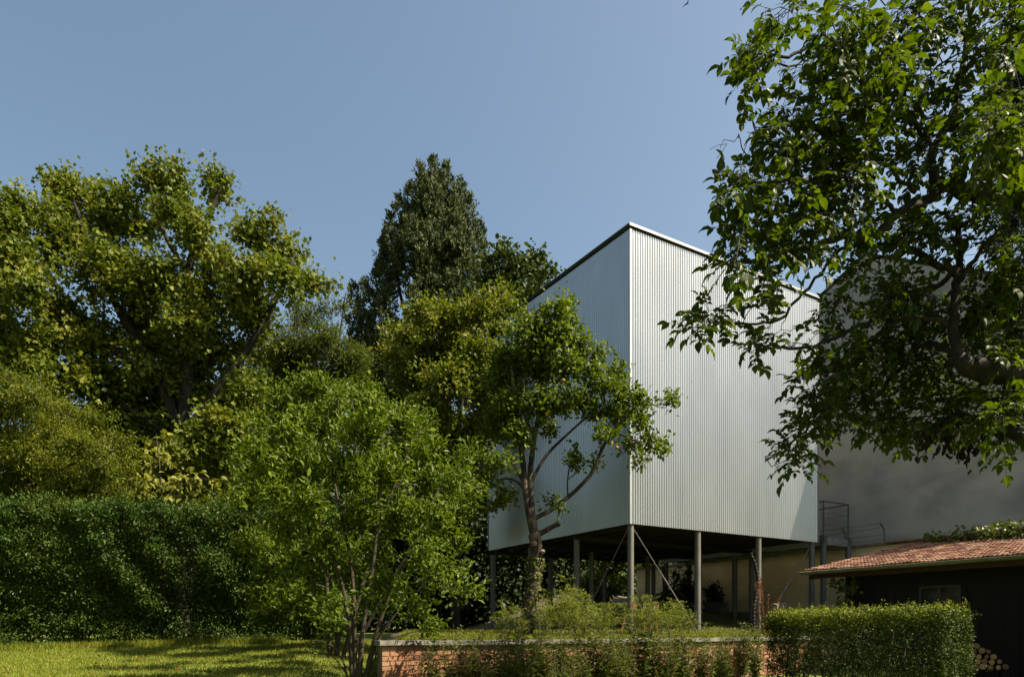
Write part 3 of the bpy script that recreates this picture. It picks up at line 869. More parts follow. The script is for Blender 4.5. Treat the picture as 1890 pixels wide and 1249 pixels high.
# conifer: upright plumes
cf = []
for (px, py, rx, ry) in [(800, 335, 24, 45), (775, 350, 22, 45), (822, 350, 22, 45), (850, 365, 17, 40), (865, 415, 22, 50), (755, 395, 30, 50), (800, 400, 45, 55), (735, 385, 14, 25), (722, 420, 20, 35), (838, 430, 38, 55),
                         (705, 470, 24, 45), (745, 460, 40, 60), (800, 480, 45, 60), (850, 490, 40, 60), (885, 470, 16, 55), (700, 520, 32, 50), (755, 535, 45, 60), (815, 555, 50, 60), (870, 550, 40, 60),
                         (690, 485, 10, 14), (668, 545, 18, 30), (665, 590, 26, 45), (710, 590, 40, 55), (770, 610, 50, 50), (650, 550, 10, 12), (665, 640, 28, 40), (700, 660, 40, 45), (840, 620, 50, 50)]:
    cf.append((px, py, rx * 1.0, ry))
rgc = np.random.default_rng(909)
cf2 = []
hy = [285, 330, 380, 430, 480, 530, 580, 640, 700]; hx0 = [795, 775, 745, 718, 705, 690, 662, 645, 640]; hx1 = [802, 830, 858, 882, 892, 896, 898, 898, 890]
for (px, py) in [(800, 328), (778, 338), (823, 338), (848, 365), (866, 395), (757, 372), (736, 395), (722, 430), (708, 470), (884, 440), (893, 480), (697, 520), (672, 552), (655, 560), (664, 600), (650, 640), (842, 380), (790, 380), (812, 395)]:
    cf2.append((px, py + 8, 17, 42, rgc.uniform(-1, 1)))
for _ in range(150):
    y = rgc.uniform(330, 690); a = np.interp(y, hy, hx0) + 10; b = np.interp(y, hy, hx1) - 10; x = rgc.uniform(a, b)
    hw = (b - a) / 2; d_ = -math.sqrt(max(0, 1 - ((x - (a + b) / 2) / hw) ** 2)) * hw / F * 35 * .8
    cf2.append((x, y + 22, rgc.uniform(13, 21), rgc.uniform(26, 42), d_ + rgc.normal() * .4))
make_tree('conifer_tree', 'tall dark conifer with upright plumes rising between the maple and the metal house', 'tree', 35.0, (780, 1120),
          [([(780, 1150), (785, 800), (790, 500), (797, 310)], .45, .04), ([(785, 700), (740, 560), (720, 430)], .12, .03), ([(785, 700), (840, 560), (865, 430)], .12, .03), ([(785, 720), (700, 640), (668, 560)], .12, .03)],
          cf2, .15, M['conifer'], M['bark'], 12, dspread=.3, lai=3.6, m=20, sub=2, subr=.38, Ltw=.32, spread=.05, wr=.42, kind='needle', twig=.05, twr=(.02, .01), dfac=1.0, br=.015, plume=True, up=1.0, droop=-.6, un=.1, on=.8, rn=.7)

make_tree('broadleaf_tree', 'dark green broadleaf tree showing between the conifer and the metal roof', 'tree', 31.0, (950, 1130),
          [([(950, 1150), (950, 800), (955, 560)], .3, .12), ([(955, 600), (990, 530), (1010, 500)], .08, .02), ([(955, 600), (930, 520), (940, 480)], .08, .02)],
          [(925, 475, 32, 28), (955, 478, 30, 26), (985, 490, 28, 26), (920, 520, 45, 40), (975, 520, 45, 35), (1010, 512, 26, 18), (940, 565, 50, 40), (990, 560, 40, 35), (900, 560, 35, 40)],
          .18, M['dark_tree'], M['bark'], 13, dspread=1.2, lai=3.6, m=20, subr=.42, Ltw=.5, spread=.16, wr=.8, kind='ovate', twr=(.02, .01), br=.02)

# willow-like tree with bare tips
make_tree('willow_tree', 'feathery light green tree with bare upright twigs left of the conifer', 'tree', 29.0, (585, 1120),
          [([(585, 1150), (590, 850), (600, 700)], .22, .09), ([(600, 700), (560, 630), (545, 560)], .07, .015), ([(600, 700), (625, 640), (635, 560), (638, 540)], .06, .008), ([(612, 665), (615, 600), (605, 550)], .03, .006),
           ([(628, 640), (648, 600), (655, 555)], .02, .005), ([(615, 640), (590, 590), (575, 555)], .03, .006)],
          [(560, 590, 32, 26), (530, 630, 45, 35), (590, 630, 50, 35), (640, 655, 40, 28), (560, 670, 70, 40), (640, 690, 50, 35), (500, 670, 45, 40), (600, 575, 16, 16), (628, 565, 12, 16), (550, 560, 16, 14), (590, 720, 70, 40), (670, 670, 20, 20)],
          .13, M['willow'], M['bark'], 14, dspread=1.4, lai=3.4, m=30, subr=.45, Ltw=.55, spread=.13, wr=.34, kind='diamond', twr=(.014, .005), br=.015, up=.7)

# light green hornbeam in front of the left end of the house
make_tree('hornbeam_tree', 'light green leafy tree overlapping the left end of the metal house', 'tree', 19.5, (840, 1140),
          [([(840, 1170), (842, 950), (838, 820)], .15, .10), ([(838, 820), (800, 700), (782, 580)], .07, .015), ([(838, 820), (860, 700), (880, 600), (925, 545)], .07, .015), ([(838, 820), (900, 740), (920, 690)], .05, .015), ([(838, 830), (770, 760), (740, 690)], .05, .015)],
          [(775, 575, 32, 25), (800, 590, 40, 35), (750, 620, 42, 30), (850, 580, 34, 30), (840, 620, 50, 38), (895, 570, 32, 28), (928, 548, 24, 22), (945, 565, 16, 14), (915, 605, 28, 25), (790, 655, 55, 38), (730, 655, 34, 30), (870, 660, 50, 38), (905, 660, 30, 30),
           (760, 705, 55, 38), (830, 710, 60, 40), (890, 725, 48, 40), (800, 770, 60, 45), (870, 790, 50, 45), (910, 780, 36, 40), (880, 860, 40, 35), (810, 840, 60, 45), (840, 920, 60, 50)],
          .10, M['hornbeam'], M['bark'], 15, dspread=1.2, lai=4.2, m=18, sub=15, subr=.28, Ltw=.46, spread=.10, wr=.6, kind='ovate', twr=(.012, .005), br=.012)

# big multi-stemmed shrub in front, and a second behind it
def sb(px0, *rest): return [(px0, 1262), *rest]
make_tree('multistem_shrub', 'big glossy leaved shrub with several bare stems at the left end of the brick wall', 'shrub', 10.7, (658, 1262),
          [(sb(650, (648, 1180), (640, 1100), (590, 960), (560, 860), (520, 800)), .045, .008), (sb(655, (655, 1150), (650, 1040), (625, 930), (600, 800)), .04, .008),
           (sb(662, (668, 1160), (690, 1040), (700, 920), (705, 800)), .05, .008), (sb(668, (690, 1180), (720, 1090), (780, 960), (820, 880)), .045, .008),
           (sb(672, (690, 1190), (730, 1130), (800, 1060), (850, 1010)), .03, .006), (sb(648, (630, 1200), (590, 1180), (560, 1185)), .018, .004), (sb(655, (640, 1120), (600, 1050), (520, 940), (455, 860)), .035, .006),
           (sb(660, (620, 1210), (580, 1195)), .012, .004), (sb(664, (645, 1130), (610, 1000), (570, 900)), .03, .006), (sb(668, (700, 1185), (760, 1165), (800, 1160)), .016, .004)],
          [(480, 845, 45, 38), (455, 880, 28, 25), (520, 800, 45, 34), (560, 850, 60, 45), (600, 785, 55, 38), (670, 800, 60, 40), (730, 790, 45, 35), (640, 870, 65, 48), (720, 870, 60, 45), (790, 830, 45, 38), (800, 890, 45, 38), (840, 880, 35, 32),
           (510, 910, 45, 35), (570, 930, 55, 40), (660, 950, 60, 40), (740, 950, 60, 40), (810, 950, 50, 36), (850, 935, 32, 30), (530, 980, 40, 32), (600, 1010, 55, 32), (690, 1020, 60, 34), (780, 1020, 50, 34), (840, 1000, 32, 30), (580, 1060, 38, 26), (645, 1060, 45, 26), (720, 1075, 45, 28), (800, 1075, 45, 30), (855, 1085, 25, 18), (840, 1050, 30, 25),
           (470, 788, 13, 18), (545, 762, 15, 22), (622, 742, 13, 20), (690, 760, 15, 22), (762, 782, 15, 18), (862, 848, 15, 16), (885, 905, 12, 11), (442, 922, 13, 11), (436, 850, 12, 12), (884, 1092, 10, 7), (760, 1120, 40, 22), (540, 1040, 40, 28), (520, 1090, 36, 26), (570, 1110, 40, 26), (610, 1145, 36, 18), (490, 1010, 30, 26), (590, 1188, 24, 8), (690, 1110, 30, 18), (790, 1160, 40, 14), (610, 1110, 30, 20)],
          .084, M['shrub'], M['stem'], 16, dspread=1.25, lai=3.8, m=16, sub=15, subr=.28, Ltw=.36, spread=.06, wr=.42, kind='ovate', twr=(.006, .003), br=.006, up=.6, twig=.35, shrink=.80)
make_tree('tall_privet', 'tall leafy privet standing behind the glossy multistem shrub', 'shrub', 13.6, (620, 1190),
          [([(610, 1200), (600, 1000), (570, 800), (550, 720)], .05, .01), ([(620, 1200), (640, 1000), (660, 820), (650, 740)], .05, .01), ([(630, 1200), (690, 1000), (740, 860), (780, 780)], .05, .01), ([(640, 1200), (760, 1000), (860, 880), (900, 850)], .04, .01)],
          [(520, 740, 35, 30), (570, 715, 50, 32), (620, 735, 50, 34), (670, 730, 45, 32), (550, 780, 55, 38), (480, 790, 35, 30), (640, 790, 60, 38), (710, 775, 45, 34), (770, 790, 45, 34), (500, 850, 45, 38), (600, 860, 60, 45), (700, 850, 60, 45), (790, 860, 50, 40), (880, 845, 38, 26), (920, 850, 30, 22), (895, 885, 30, 22), (850, 900, 40, 30), (560, 940, 60, 45), (700, 940, 70, 45), (460, 920, 40, 30), (520, 1010, 50, 40), (640, 1020, 60, 40), (480, 1080, 40, 40), (470, 1000, 36, 40), (500, 1130, 40, 30), (620, 1130, 50, 30), (560, 1110, 50, 40), (780, 980, 60, 45), (700, 1090, 60, 40)],
          .085, M['shrub'], M['stem'], 17, dspread=1.1, lai=4.2, m=16, sub=15, subr=.28, Ltw=.42, spread=.07, wr=.4, kind='ovate', twr=(.007, .003), br=.008, up=.6, shrink=.84)

# locust at far left
make_tree('locust_tree', 'feathery yellow green tree at the far left edge above the clipped hedge', 'tree', 17.5, (60, 1190),
          [([(60, 1200), (60, 1000), (55, 850)], .12, .07), ([(55, 850), (90, 780), (140, 760)], .04, .01), ([(55, 860), (20, 760), (5, 700)], .05, .01), ([(55, 900), (140, 850), (220, 830)], .04, .01), ([(55, 900), (-40, 820), (-60, 760)], .04, .01)],
          [(10, 705, 42, 28), (60, 735, 50, 28), (30, 770, 60, 30), (110, 765, 50, 25), (170, 775, 34, 22), (80, 805, 60, 30), (150, 815, 55, 28), (215, 825, 32, 25), (20, 835, 60, 32), (100, 855, 65, 30), (190, 865, 50, 28), (40, 895, 65, 32), (130, 905, 65, 30), (215, 905, 38, 24), (-50, 780, 60, 70), (-50, 870, 60, 50), (245, 880, 20, 14), (20, 940, 70, 30), (120, 945, 70, 30), (200, 940, 50, 25), (-10, 730, 60, 40), (60, 840, 60, 40), (-20, 960, 60, 40)],
          .085, M['locust'], M['bark'], 18, dspread=.9, lai=3.3, m=26, subr=.5, Ltw=.6, spread=.07, wr=.38, kind='diamond', twr=(.008, .004), br=.01, zs=.55, up=-.1, droop=.2, un=1.0, on=.3, rn=.45)

# pale sapling
make_tree('pale_sapling', 'small sapling with large drooping pale yellow leaves poking above the hedge', 'sapling', 18.3, (305, 1180),
          [([(305, 1195), (302, 960), (296, 870), (288, 800)], .03, .008), ([(300, 930), (340, 890), (385, 880)], .014, .005), ([(298, 900), (270, 880), (258, 870)], .012, .005)],
          [(288, 815, 24, 14), (275, 845, 22, 16), (310, 850, 18, 14), (265, 885, 22, 18), (305, 890, 28, 18), (345, 880, 26, 14), (385, 885, 18, 10), (300, 920, 24, 14), (340, 915, 22, 12), (268, 915, 18, 12)],
          .17, M['sapling'], M['stem'], 19, dspread=.3, lai=2.4, m=6, subr=.5, Ltw=.28, spread=.06, wr=.72, kind='ovate', twr=(.005, .003), br=.005, up=.1, droop=.9, twig=.8)

make_tree('yellow_bush', 'small yellowish bush peeping over the right end of the clipped hedge', 'bush', 17.5, (420, 1180),
          [([(420, 1185), (420, 960)], .03, .01)],
          [(415, 925, 30, 20), (440, 905, 24, 16), (380, 935, 24, 14), (455, 930, 20, 20), (400, 955, 40, 20)],
          .08, M['locust'], M['stem'], 20, dspread=.3, lai=3, m=16, Ltw=.25, spread=.06, wr=.6, kind='ovate', br=.006)

# background trees low down: dark mass behind the garden
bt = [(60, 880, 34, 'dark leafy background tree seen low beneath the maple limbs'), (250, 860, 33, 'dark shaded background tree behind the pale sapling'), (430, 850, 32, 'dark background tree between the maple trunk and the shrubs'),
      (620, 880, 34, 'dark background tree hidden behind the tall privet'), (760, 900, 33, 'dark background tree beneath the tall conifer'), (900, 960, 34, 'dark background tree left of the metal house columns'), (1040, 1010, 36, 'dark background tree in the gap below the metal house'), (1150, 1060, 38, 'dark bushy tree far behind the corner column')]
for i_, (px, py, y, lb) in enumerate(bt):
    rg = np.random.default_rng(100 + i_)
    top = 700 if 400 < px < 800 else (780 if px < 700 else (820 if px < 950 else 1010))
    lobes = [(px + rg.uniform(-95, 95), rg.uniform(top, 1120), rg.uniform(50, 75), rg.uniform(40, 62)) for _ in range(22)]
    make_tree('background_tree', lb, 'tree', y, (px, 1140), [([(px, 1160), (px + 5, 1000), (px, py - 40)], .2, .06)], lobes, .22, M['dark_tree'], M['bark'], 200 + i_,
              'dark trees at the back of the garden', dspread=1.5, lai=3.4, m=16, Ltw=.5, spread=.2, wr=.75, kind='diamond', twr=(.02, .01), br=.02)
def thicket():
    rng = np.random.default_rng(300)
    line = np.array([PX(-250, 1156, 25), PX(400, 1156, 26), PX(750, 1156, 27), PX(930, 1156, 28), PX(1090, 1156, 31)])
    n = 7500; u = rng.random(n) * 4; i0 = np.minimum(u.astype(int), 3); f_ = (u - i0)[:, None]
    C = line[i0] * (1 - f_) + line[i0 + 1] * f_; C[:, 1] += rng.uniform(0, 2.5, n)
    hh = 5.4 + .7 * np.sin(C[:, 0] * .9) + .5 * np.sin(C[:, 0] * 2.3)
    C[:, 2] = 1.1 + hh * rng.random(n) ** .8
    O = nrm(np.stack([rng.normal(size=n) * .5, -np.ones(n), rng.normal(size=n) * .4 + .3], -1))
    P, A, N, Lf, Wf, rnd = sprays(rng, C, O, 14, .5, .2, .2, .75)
    tag(leaves('undergrowth', M['thicket'], None, 'diamond', P, A, N, Lf, Wf, rnd), kind='stuff')  # dark fill; leaf colour taken near black to stand in for deep shade
thicket()
# shrubs in the light under and behind the house
for (px, py, y, rx, ry, lb) in [(1105, 1080, 26, 40, 35, 'sunlit green bush seen under the metal house between the columns'), (1262, 1085, 25.5, 22, 45, 'dark ivy covered bush against the ochre wall behind the second column'), (1230, 1110, 24.5, 28, 30, 'low dark bush in front of the ochre wall under the house'), (1318, 1095, 25.5, 14, 30, 'slim climbing bush on the ochre wall right of the second column')]:
    make_tree('wall_bush', lb, 'bush', y, (px, 1125), [([(px, 1135), (px, py)], .03, .01)], [(px, py, rx, ry), (px - rx * .4, py + ry * .5, rx * .7, ry * .6), (px + rx * .4, py + ry * .4, rx * .7, ry * .6)],
              .10, M['dark_tree'] if px > 1200 else M['hornbeam'], M['stem'], int(px), 'bushes behind the columns', dspread=.2, lai=2.6, m=14, Ltw=.25, spread=.07, wr=.7, kind='ovate', br=.008)

# ---- apple tree
apl = [(1030, 575, 16, 22), (1046, 560, 9, 16), (1000, 600, 28, 25), (965, 605, 26, 26), (1055, 595, 12, 16), (1040, 625, 35, 24), (1075, 640, 26, 20), (1105, 650, 16, 14), (1000, 645, 42, 32), (945, 655, 34, 32), (1050, 670, 38, 28), (985, 690, 45, 34), (930, 705, 36, 34), (1090, 690, 26, 18), (1140, 690, 22, 14), (1120, 710, 26, 16),
       (1150, 725, 28, 18), (1180, 745, 22, 18), (1185, 780, 16, 16), (1205, 815, 22, 15), (1230, 735, 11, 10), (1245, 735, 9, 12), (1180, 850, 8, 14), (1225, 825, 12, 9), (1110, 760, 32, 20), (1075, 735, 28, 22), (1150, 770, 24, 18), (1120, 800, 26, 12), (1040, 735, 34, 24), (1000, 745, 34, 28), (945, 750, 38, 30), (915, 775, 30, 26), (965, 800, 24, 22), (1015, 790, 18, 14), (1160, 815, 14, 14),
       (1035, 938, 7, 10), (930, 915, 26, 10), (915, 930, 16, 8), (1020, 925, 10, 6), (1062, 850, 16, 18), (1100, 850, 10, 7)]
ap, apt, apc, apC = make_tree('apple_tree', 'old apple tree with ivy clad trunk and pruned stub before the metal house', 'tree', 14.0, (973, 1163),
    [([(970, 1170), (977, 1110), (988, 1050), (991, 1010), (986, 985)], .135, .125), ([(986, 990), (974, 935), (967, 880), (964, 840), (955, 790), (945, 690), (942, 650)], .085, .02), ([(988, 985), (980, 930), (977, 880), (987, 800), (1000, 740), (1022, 650), (1046, 570)], .075, .012),
     ([(969, 905), (955, 887), (935, 882), (915, 886)], .035, .01), ([(966, 890), (950, 862), (935, 835), (920, 800)], .035, .01), ([(978, 895), (1004, 842), (1045, 803), (1082, 770), (1110, 745)], .04, .012), ([(983, 958), (1020, 940), (1060, 908), (1095, 872), (1107, 835), (1130, 795), (1158, 765), (1185, 770), (1205, 815)], .05, .012),
     ([(986, 990), (1008, 978), (1022, 970), (1033, 966)], .06, .045), ([(1027, 968), (1030, 950), (1036, 932)], .012, .005), ([(1048, 915), (1047, 880), (1056, 840), (1068, 820)], .02, .006), ([(1047, 885), (1070, 868), (1085, 850)], .012, .004), ([(1150, 770), (1165, 745), (1200, 748), (1240, 745)], .02, .005), ([(985, 805), (960, 745), (930, 700)], .03, .01), ([(1000, 740), (1040, 690), (1090, 650)], .03, .01), ([(1130, 795), (1165, 810), (1180, 850)], .018, .005), ([(960, 935), (935, 930), (910, 925)], .014, .005)],
    [(a, b, c * 1.12, d * 1.12) for a, b, c, d in apl], .085, M['apple'], M['bark_apple'], 21, dspread=.55, lai=4.4, m=14, sub=11, subr=.34, Ltw=.24, spread=.07, wr=.58, kind='ovate', twr=(.007, .003), br=.008, twig=.3, droop=.3)
for (px, py, rr, d_) in ((986, 1004, .062, (-.2, -1, .15)), (997, 1019, .050, (.65, -.75, .1))):
    wd = MB(); c = PX(px, py, 13.93 if px < 990 else 13.95); d_ = nrm(np.array(d_)); q = np.array([0, .02, .045, .05, .04, .012])
    wd.tube([c + d_ * (.062 + x) for x in q], [rr * 1.0, rr * .9, rr * .8, rr * .66, rr * .5, rr * .45], 12)
    wd.build('healed_cut', M['wound'], apt)
wd = MB()
st_ = PX(1033.5, 965.5, 14); wd.tube([st_ - np.array([.02, 0, .005]), st_ + np.array([.006, -.002, .002])], [.048, .040], 10)
wd.build('cut_stub', M['wound'], apt)
rg = np.random.default_rng(4)
for (px, py) in ((1139, 826), (1040, 702), (1128, 818), (1010, 765)):
    m = MB(); c = PX(px, py, 13.45); s = np.linspace(0, np.pi, 7)
    m.tube([c + UP * .036 * -math.cos(x) for x in s], [.004 + .038 * math.sin(x) for x in s], 10); m.build('apple', M['fruit'], ap)

# ivy on the apple trunk
def ivy_on(name, label, pts, rad, n, seed, Y, size=.05, front=None):
    rng = np.random.default_rng(seed)
    P = smooth_poly(np.array([PX(p[0], p[1], Y) for p in pts]), 3)
    t = thing(name, label, 'ivy', tuple(P[0]))
    k = rng.random(n) * (len(P) - 1); i0 = k.astype(int); fr = (k - i0)[:, None]
    C = P[i0] * (1 - fr) + P[np.minimum(i0 + 1, len(P) - 1)] * fr
    th = rng.uniform(0, 2 * np.pi, n); out = np.stack([np.cos(th), np.sin(th), np.zeros(n)], -1)
    C = C + out * (rad + rng.random((n, 1)) * .035)
    A = nrm(-UP * .8 + out * .3 + rng.normal(size=(n, 3)) * .5); N = nrm(out + rng.normal(size=(n, 3)) * .35)
    s = size * rng.uniform(.6, 1.3, n)
    leaves('ivy_leaves', M['ivy'], t, 'maple', C, A, N, s, s * .95, rng.random(n))
    m = MB()
    for q in range(3):
        ph = rng.uniform(0, 6.28)
        m.tube([p + rad * np.array([math.cos(ph + j * .25), math.sin(ph + j * .25), 0]) for j, p in enumerate(P)], .008, 5)
    m.build('ivy_stem', M['stem'], t)
ivy_on('trunk_ivy', 'pale leaved ivy climbing the apple tree trunk', [(972, 1160), (978, 1110), (988, 1050), (990, 1030)], .118, 900, 5, 14.0)

# ------------------------------------------------------------------ hedges
def hedge(name, label, corners, zt0, zt1, depth, size, wr, lai, mat, seed, topbump=.15, spriggy=0, side_lai=1.0):
    """corners: front base from a to b; body thickness 'depth' behind"""
    rng = np.random.default_rng(seed)
    a, b = [np.array([*c, 0.0]) for c in corners]
    d = nrm(b - a); Lh = np.linalg.norm(b - a); back = np.array([-d[1], d[0], 0.0])
    if back[1] < 0: back = -back
    mid = (a + b) / 2 + back * depth / 2
    t = thing(name, label, 'hedge', (mid[0], mid[1], ground_at(mid[0], mid[1])))
    # bumps on the surface
    fs = rng.uniform(1.0, 7.0, (10, 2)) * rng.choice([-1, 1], (10, 2)); ph = rng.uniform(0, 6.28, 10); am = rng.uniform(.4, 1, 10) / 10
    def lump(u, v): return sum(A_ * np.sin(f_[0] * u + f_[1] * v * 1.3 + p_) for f_, p_, A_ in zip(fs, ph, am))
    la = size * size * wr * .5; m = 12
    C, O = [], []
    def face(nn, fn):
        n = int(nn); C_, O_ = fn(rng.random(n), rng.random(n)); C.append(C_); O.append(O_)
    def ztop(s): return zt0 + (zt1 - zt0) * s
    def front(u, v, off=0.0):
        base = a + d * (u * Lh)[:, None]; zg = lawn_z(base[:, 0], base[:, 1])
        z = zg + v * (ztop(u) - zg)
        dd = rng.exponential(.09, len(u)) + .02 + topbump * 1.3 * (lump(u * Lh, z * 1.4) + .3) + .3 * np.clip(v - .85, 0, 1) + (.42 * smooth(.72 - v, 0, .45) if depth > 1 else 0)
        return base + back * dd[:, None] + UP * z[:, None], np.tile(-back, (len(u), 1)) + rng.normal(size=(len(u), 3)) * .35
    def rear(u, v):
        Cc, Oo = front(u, v); return Cc + back * (depth - .2), -Oo
    def top(u, v):
        base = a + d * (u * Lh)[:, None] + back * (v * depth)[:, None]
        z = ztop(u) + topbump * (lump(u * Lh * 1.5, v * 5) * 1.5) - rng.exponential(.06, len(u)) - .25 * np.clip(.18 - v, 0, 1)
        return base + UP * z[:, None], np.tile(UP, (len(u), 1)) + rng.normal(size=(len(u), 3)) * .35
    def end(sgn):
        def f(u, v):
            base = (b if sgn > 0 else a) + back * (u * depth)[:, None]; zg = lawn_z(base[:, 0], base[:, 1]); zt_ = zt1 if sgn > 0 else zt0
            z = zg + v * (zt_ - zg)
            dd = -rng.exponential(.09, len(u)) + .1 * lump(u * 3, z * 2)
            return base + d * (sgn * dd)[:, None] + UP * z[:, None], np.tile(d * sgn, (len(u), 1)) + rng.normal(size=(len(u), 3)) * .35
        return f
    H = max(zt0, zt1) - min(lawn_z(a[0], a[1]), lawn_z(b[0], b[1]))
    face(lai * Lh * H / (la * m) * side_lai, front); face(lai * Lh * depth / (la * m) * 1.1, top)
    face(.5 * lai * Lh * H / (la * m), rear); face(lai * depth * H / (la * m), end(1)); face(lai * depth * H / (la * m), end(-1))
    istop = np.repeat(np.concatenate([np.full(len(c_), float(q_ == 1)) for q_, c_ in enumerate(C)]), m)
    C = np.concatenate(C); O = nrm(np.concatenate(O))
    P, A, N, Lf, Wf, rnd = sprays(rng, C, O, m, size * 3, size * .9, size, wr, up=.5)
    if spriggy > 200: rnd = rnd * .5 + .45 * istop  # sunlit top lightened, unlit front and ends darkened in the leaf colour
    if spriggy:
        n = spriggy; u = rng.random(n); v = rng.random(n)
        Cb, _ = top(u, v); h = rng.uniform(.06, .2, n) * (1 if depth < 1 else 1.5); k = 16
        tt = rng.random((n, k))
        lean = rng.normal(size=(n, 3)) * .18; lean[:, 2] = 1
        PP = (Cb[:, None] + lean[:, None] * (h[:, None] * tt)[:, :, None] + rng.normal(size=(n, k, 3)) * .012).reshape(-1, 3)
        AA = unit(rng, n * k) * [1, 1, .5] + [0, 0, .5]; NN = unit(rng, n * k) * .6 + UP
        s_ = size * rng.uniform(.6, 1, n * k)
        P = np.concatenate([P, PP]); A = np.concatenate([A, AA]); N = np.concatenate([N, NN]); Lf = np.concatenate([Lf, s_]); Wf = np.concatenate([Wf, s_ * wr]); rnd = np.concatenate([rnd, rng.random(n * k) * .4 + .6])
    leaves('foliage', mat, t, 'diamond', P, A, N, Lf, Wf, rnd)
    wd = MB(); n = int(Lh * 14)
    u = rng.random(n); v = rng.random(n)
    B0 = a + d * (u * Lh)[:, None] + back * (v * depth * .35 + depth * .55)[:, None]; B0[:, 2] = lawn_z(B0[:, 0], B0[:, 1]) - .05
    B1 = B0 + rng.normal(size=(n, 3)) * .2; B1[:, 2] = ztop(u) - .12
    wd.twigs(B0, B1, .014, .005, rng, .05); wd.build('branches', M['stem'], t)
    return t
ha = PX(-60, 1205, 14.0)[:2]; hb = PX(640, 1176, 16.4)[:2]
hedge('clipped_hedge', 'long tall dark green hedge along the back of the lawn', (ha, hb), EYE + (1156 - 928) / F * 14.0, EYE + (1156 - 952) / F * 16.4, 1.5, .06, .5, 3.1, M['hedge'], 31, .5, 160)
hr0 = PX(1412, 1249, 12.9)[:2]; hr1 = PX(1738, 1249, 10.2)[:2]
hedge('privet_hedge', 'low square clipped hedge with sunlit shoots on top in front of the shed', (hr0, hr1), 1.78, 1.79, .85, .032, .6, 2.3, M['privet'], 32, .10, 300, .36)

# ivy on the shed
def ivy_mass(label, lobes, Y, seed, n_lai=2.6):
    return make_tree('ivy_clump', label, 'ivy', Y, (lobes[0][0], lobes[0][1] + 10, ), [([(lobes[0][0], lobes[0][1] + 10, Y + (lobes[0][4] if len(lobes[0]) > 4 else 0)), (lobes[0][0] + 3, lobes[0][1], Y + (lobes[0][4] if len(lobes[0]) > 4 else 0))], .015, .008)], lobes, .085, M['ivy'], M['stem'], seed, None,
                     dspread=.08, lai=n_lai, m=12, sub=6, Ltw=.15, spread=.06, wr=.95, kind='maple', br=.006, twig=.3, droop=.5)
rl = []
for px in range(1705, 1915, 17):
    f_ = (px - 1690) / 200.0; y = 1156 - (1156 - 1000) * (1 + .149 * f_ * .87)
    dY = -f_ * 3.2
    rl.append((px, y - 2, 15 + 6 * f_, 9 + 5 * f_ + (6 if 1830 < px < 1870 else 0), dY))
ridge = ivy_mass('ivy trailing along the top of the red tile roof against the grey wall', rl, 18.9, 41)
ivy_mass('dark ivy hanging from the left corner of the shed under the gutter', [(1540, 1075, 14, 6), (1552, 1085, 9, 9), (1556, 1105, 8, 14), (1570, 1080, 14, 8), (1565, 1125, 10, 16)], 16.3, 42, 3.2)
def fix_base(t):  # ivy grows on the shed, its empty sits at its first stem
    pass

# ------------------------------------------------------------------ wood pile
def logs():
    rng = np.random.default_rng(51)
    base = PX(1815, 1230, 13.2)
    ax_ = nrm(-DR * .8 - DL * .55)      # cut ends face the lawn
    side = nrm(np.cross(UP, ax_)) * -1
    if side[0] < 0: side = -side
    spots = []
    for row, (n, x0) in enumerate(((7, -.36), (6, -.33), (5, -.30), (4, -.26), (2, -.2))):
        for k in range(n):
            spots.append((x0 + k * .118 + rng.normal() * .008, row * .098 + rng.normal() * .006))
    proto = {}
    words = ['bottom row', 'second row', 'third row', 'fourth row', 'top']
    gz = float(lawn_z(base[0], base[1]))
    zoff = base[2]
    for i_, (x, z) in enumerate(spots):
        r_ = rng.uniform(.036, .062)
        c = base + side * x + UP * z + ax_ * rng.normal() * .025
        t = thing('log', 'round cut log in the small wood pile beside the shed', 'log', tuple(c), 'logs in the wood pile by the shed')
        a = np.linspace(0, 2 * np.pi, 14, endpoint=False); u = side; v = UP
        rr = r_ * (1 + .06 * rng.normal(size=14))
        ring = np.outer(np.cos(a) * rr, u) + np.outer(np.sin(a) * rr, v)
        m = MB(); V = np.concatenate([c + ring, c + ring * .97 - ax_ * .36]); j = np.arange(14); k2 = (j + 1) % 14
        m.add(V, np.stack([j, j + 14, k2 + 14, k2], -1), True); m.add(V[14:], np.arange(14)[None]); m.build('bark', M['logbark'], t)
        m = MB(); e = c + ax_ * .002; cen = e[None]
        m.add(np.concatenate([cen, e + ring * .93]), np.stack([np.zeros(14, int), j + 1, k2 + 1], -1), False, rng.random()); m.build('cut_end', M['logend'], t, attr=True)
    # ground bearer under the pile
    m = MB(); m.box(base - side * .5 - UP * .075 - ax_ * .3, side * .95, ax_ * .26, UP * .02)
    m.box(base - side * .45 - UP * (base[2] - gz + .02) - ax_ * .3, side * .1, ax_ * .25, UP * (base[2] - gz - .056)); m.box(base + side * .3 - UP * (base[2] - gz + .02) - ax_ * .3, side * .1, ax_ * .25, UP * (base[2] - gz - .056))
    tag(m.build('wood_rack', M['wood_dark'], None, tuple(base - UP * .1)), 'dark timber rack carrying the wood pile', 'rack')
logs()

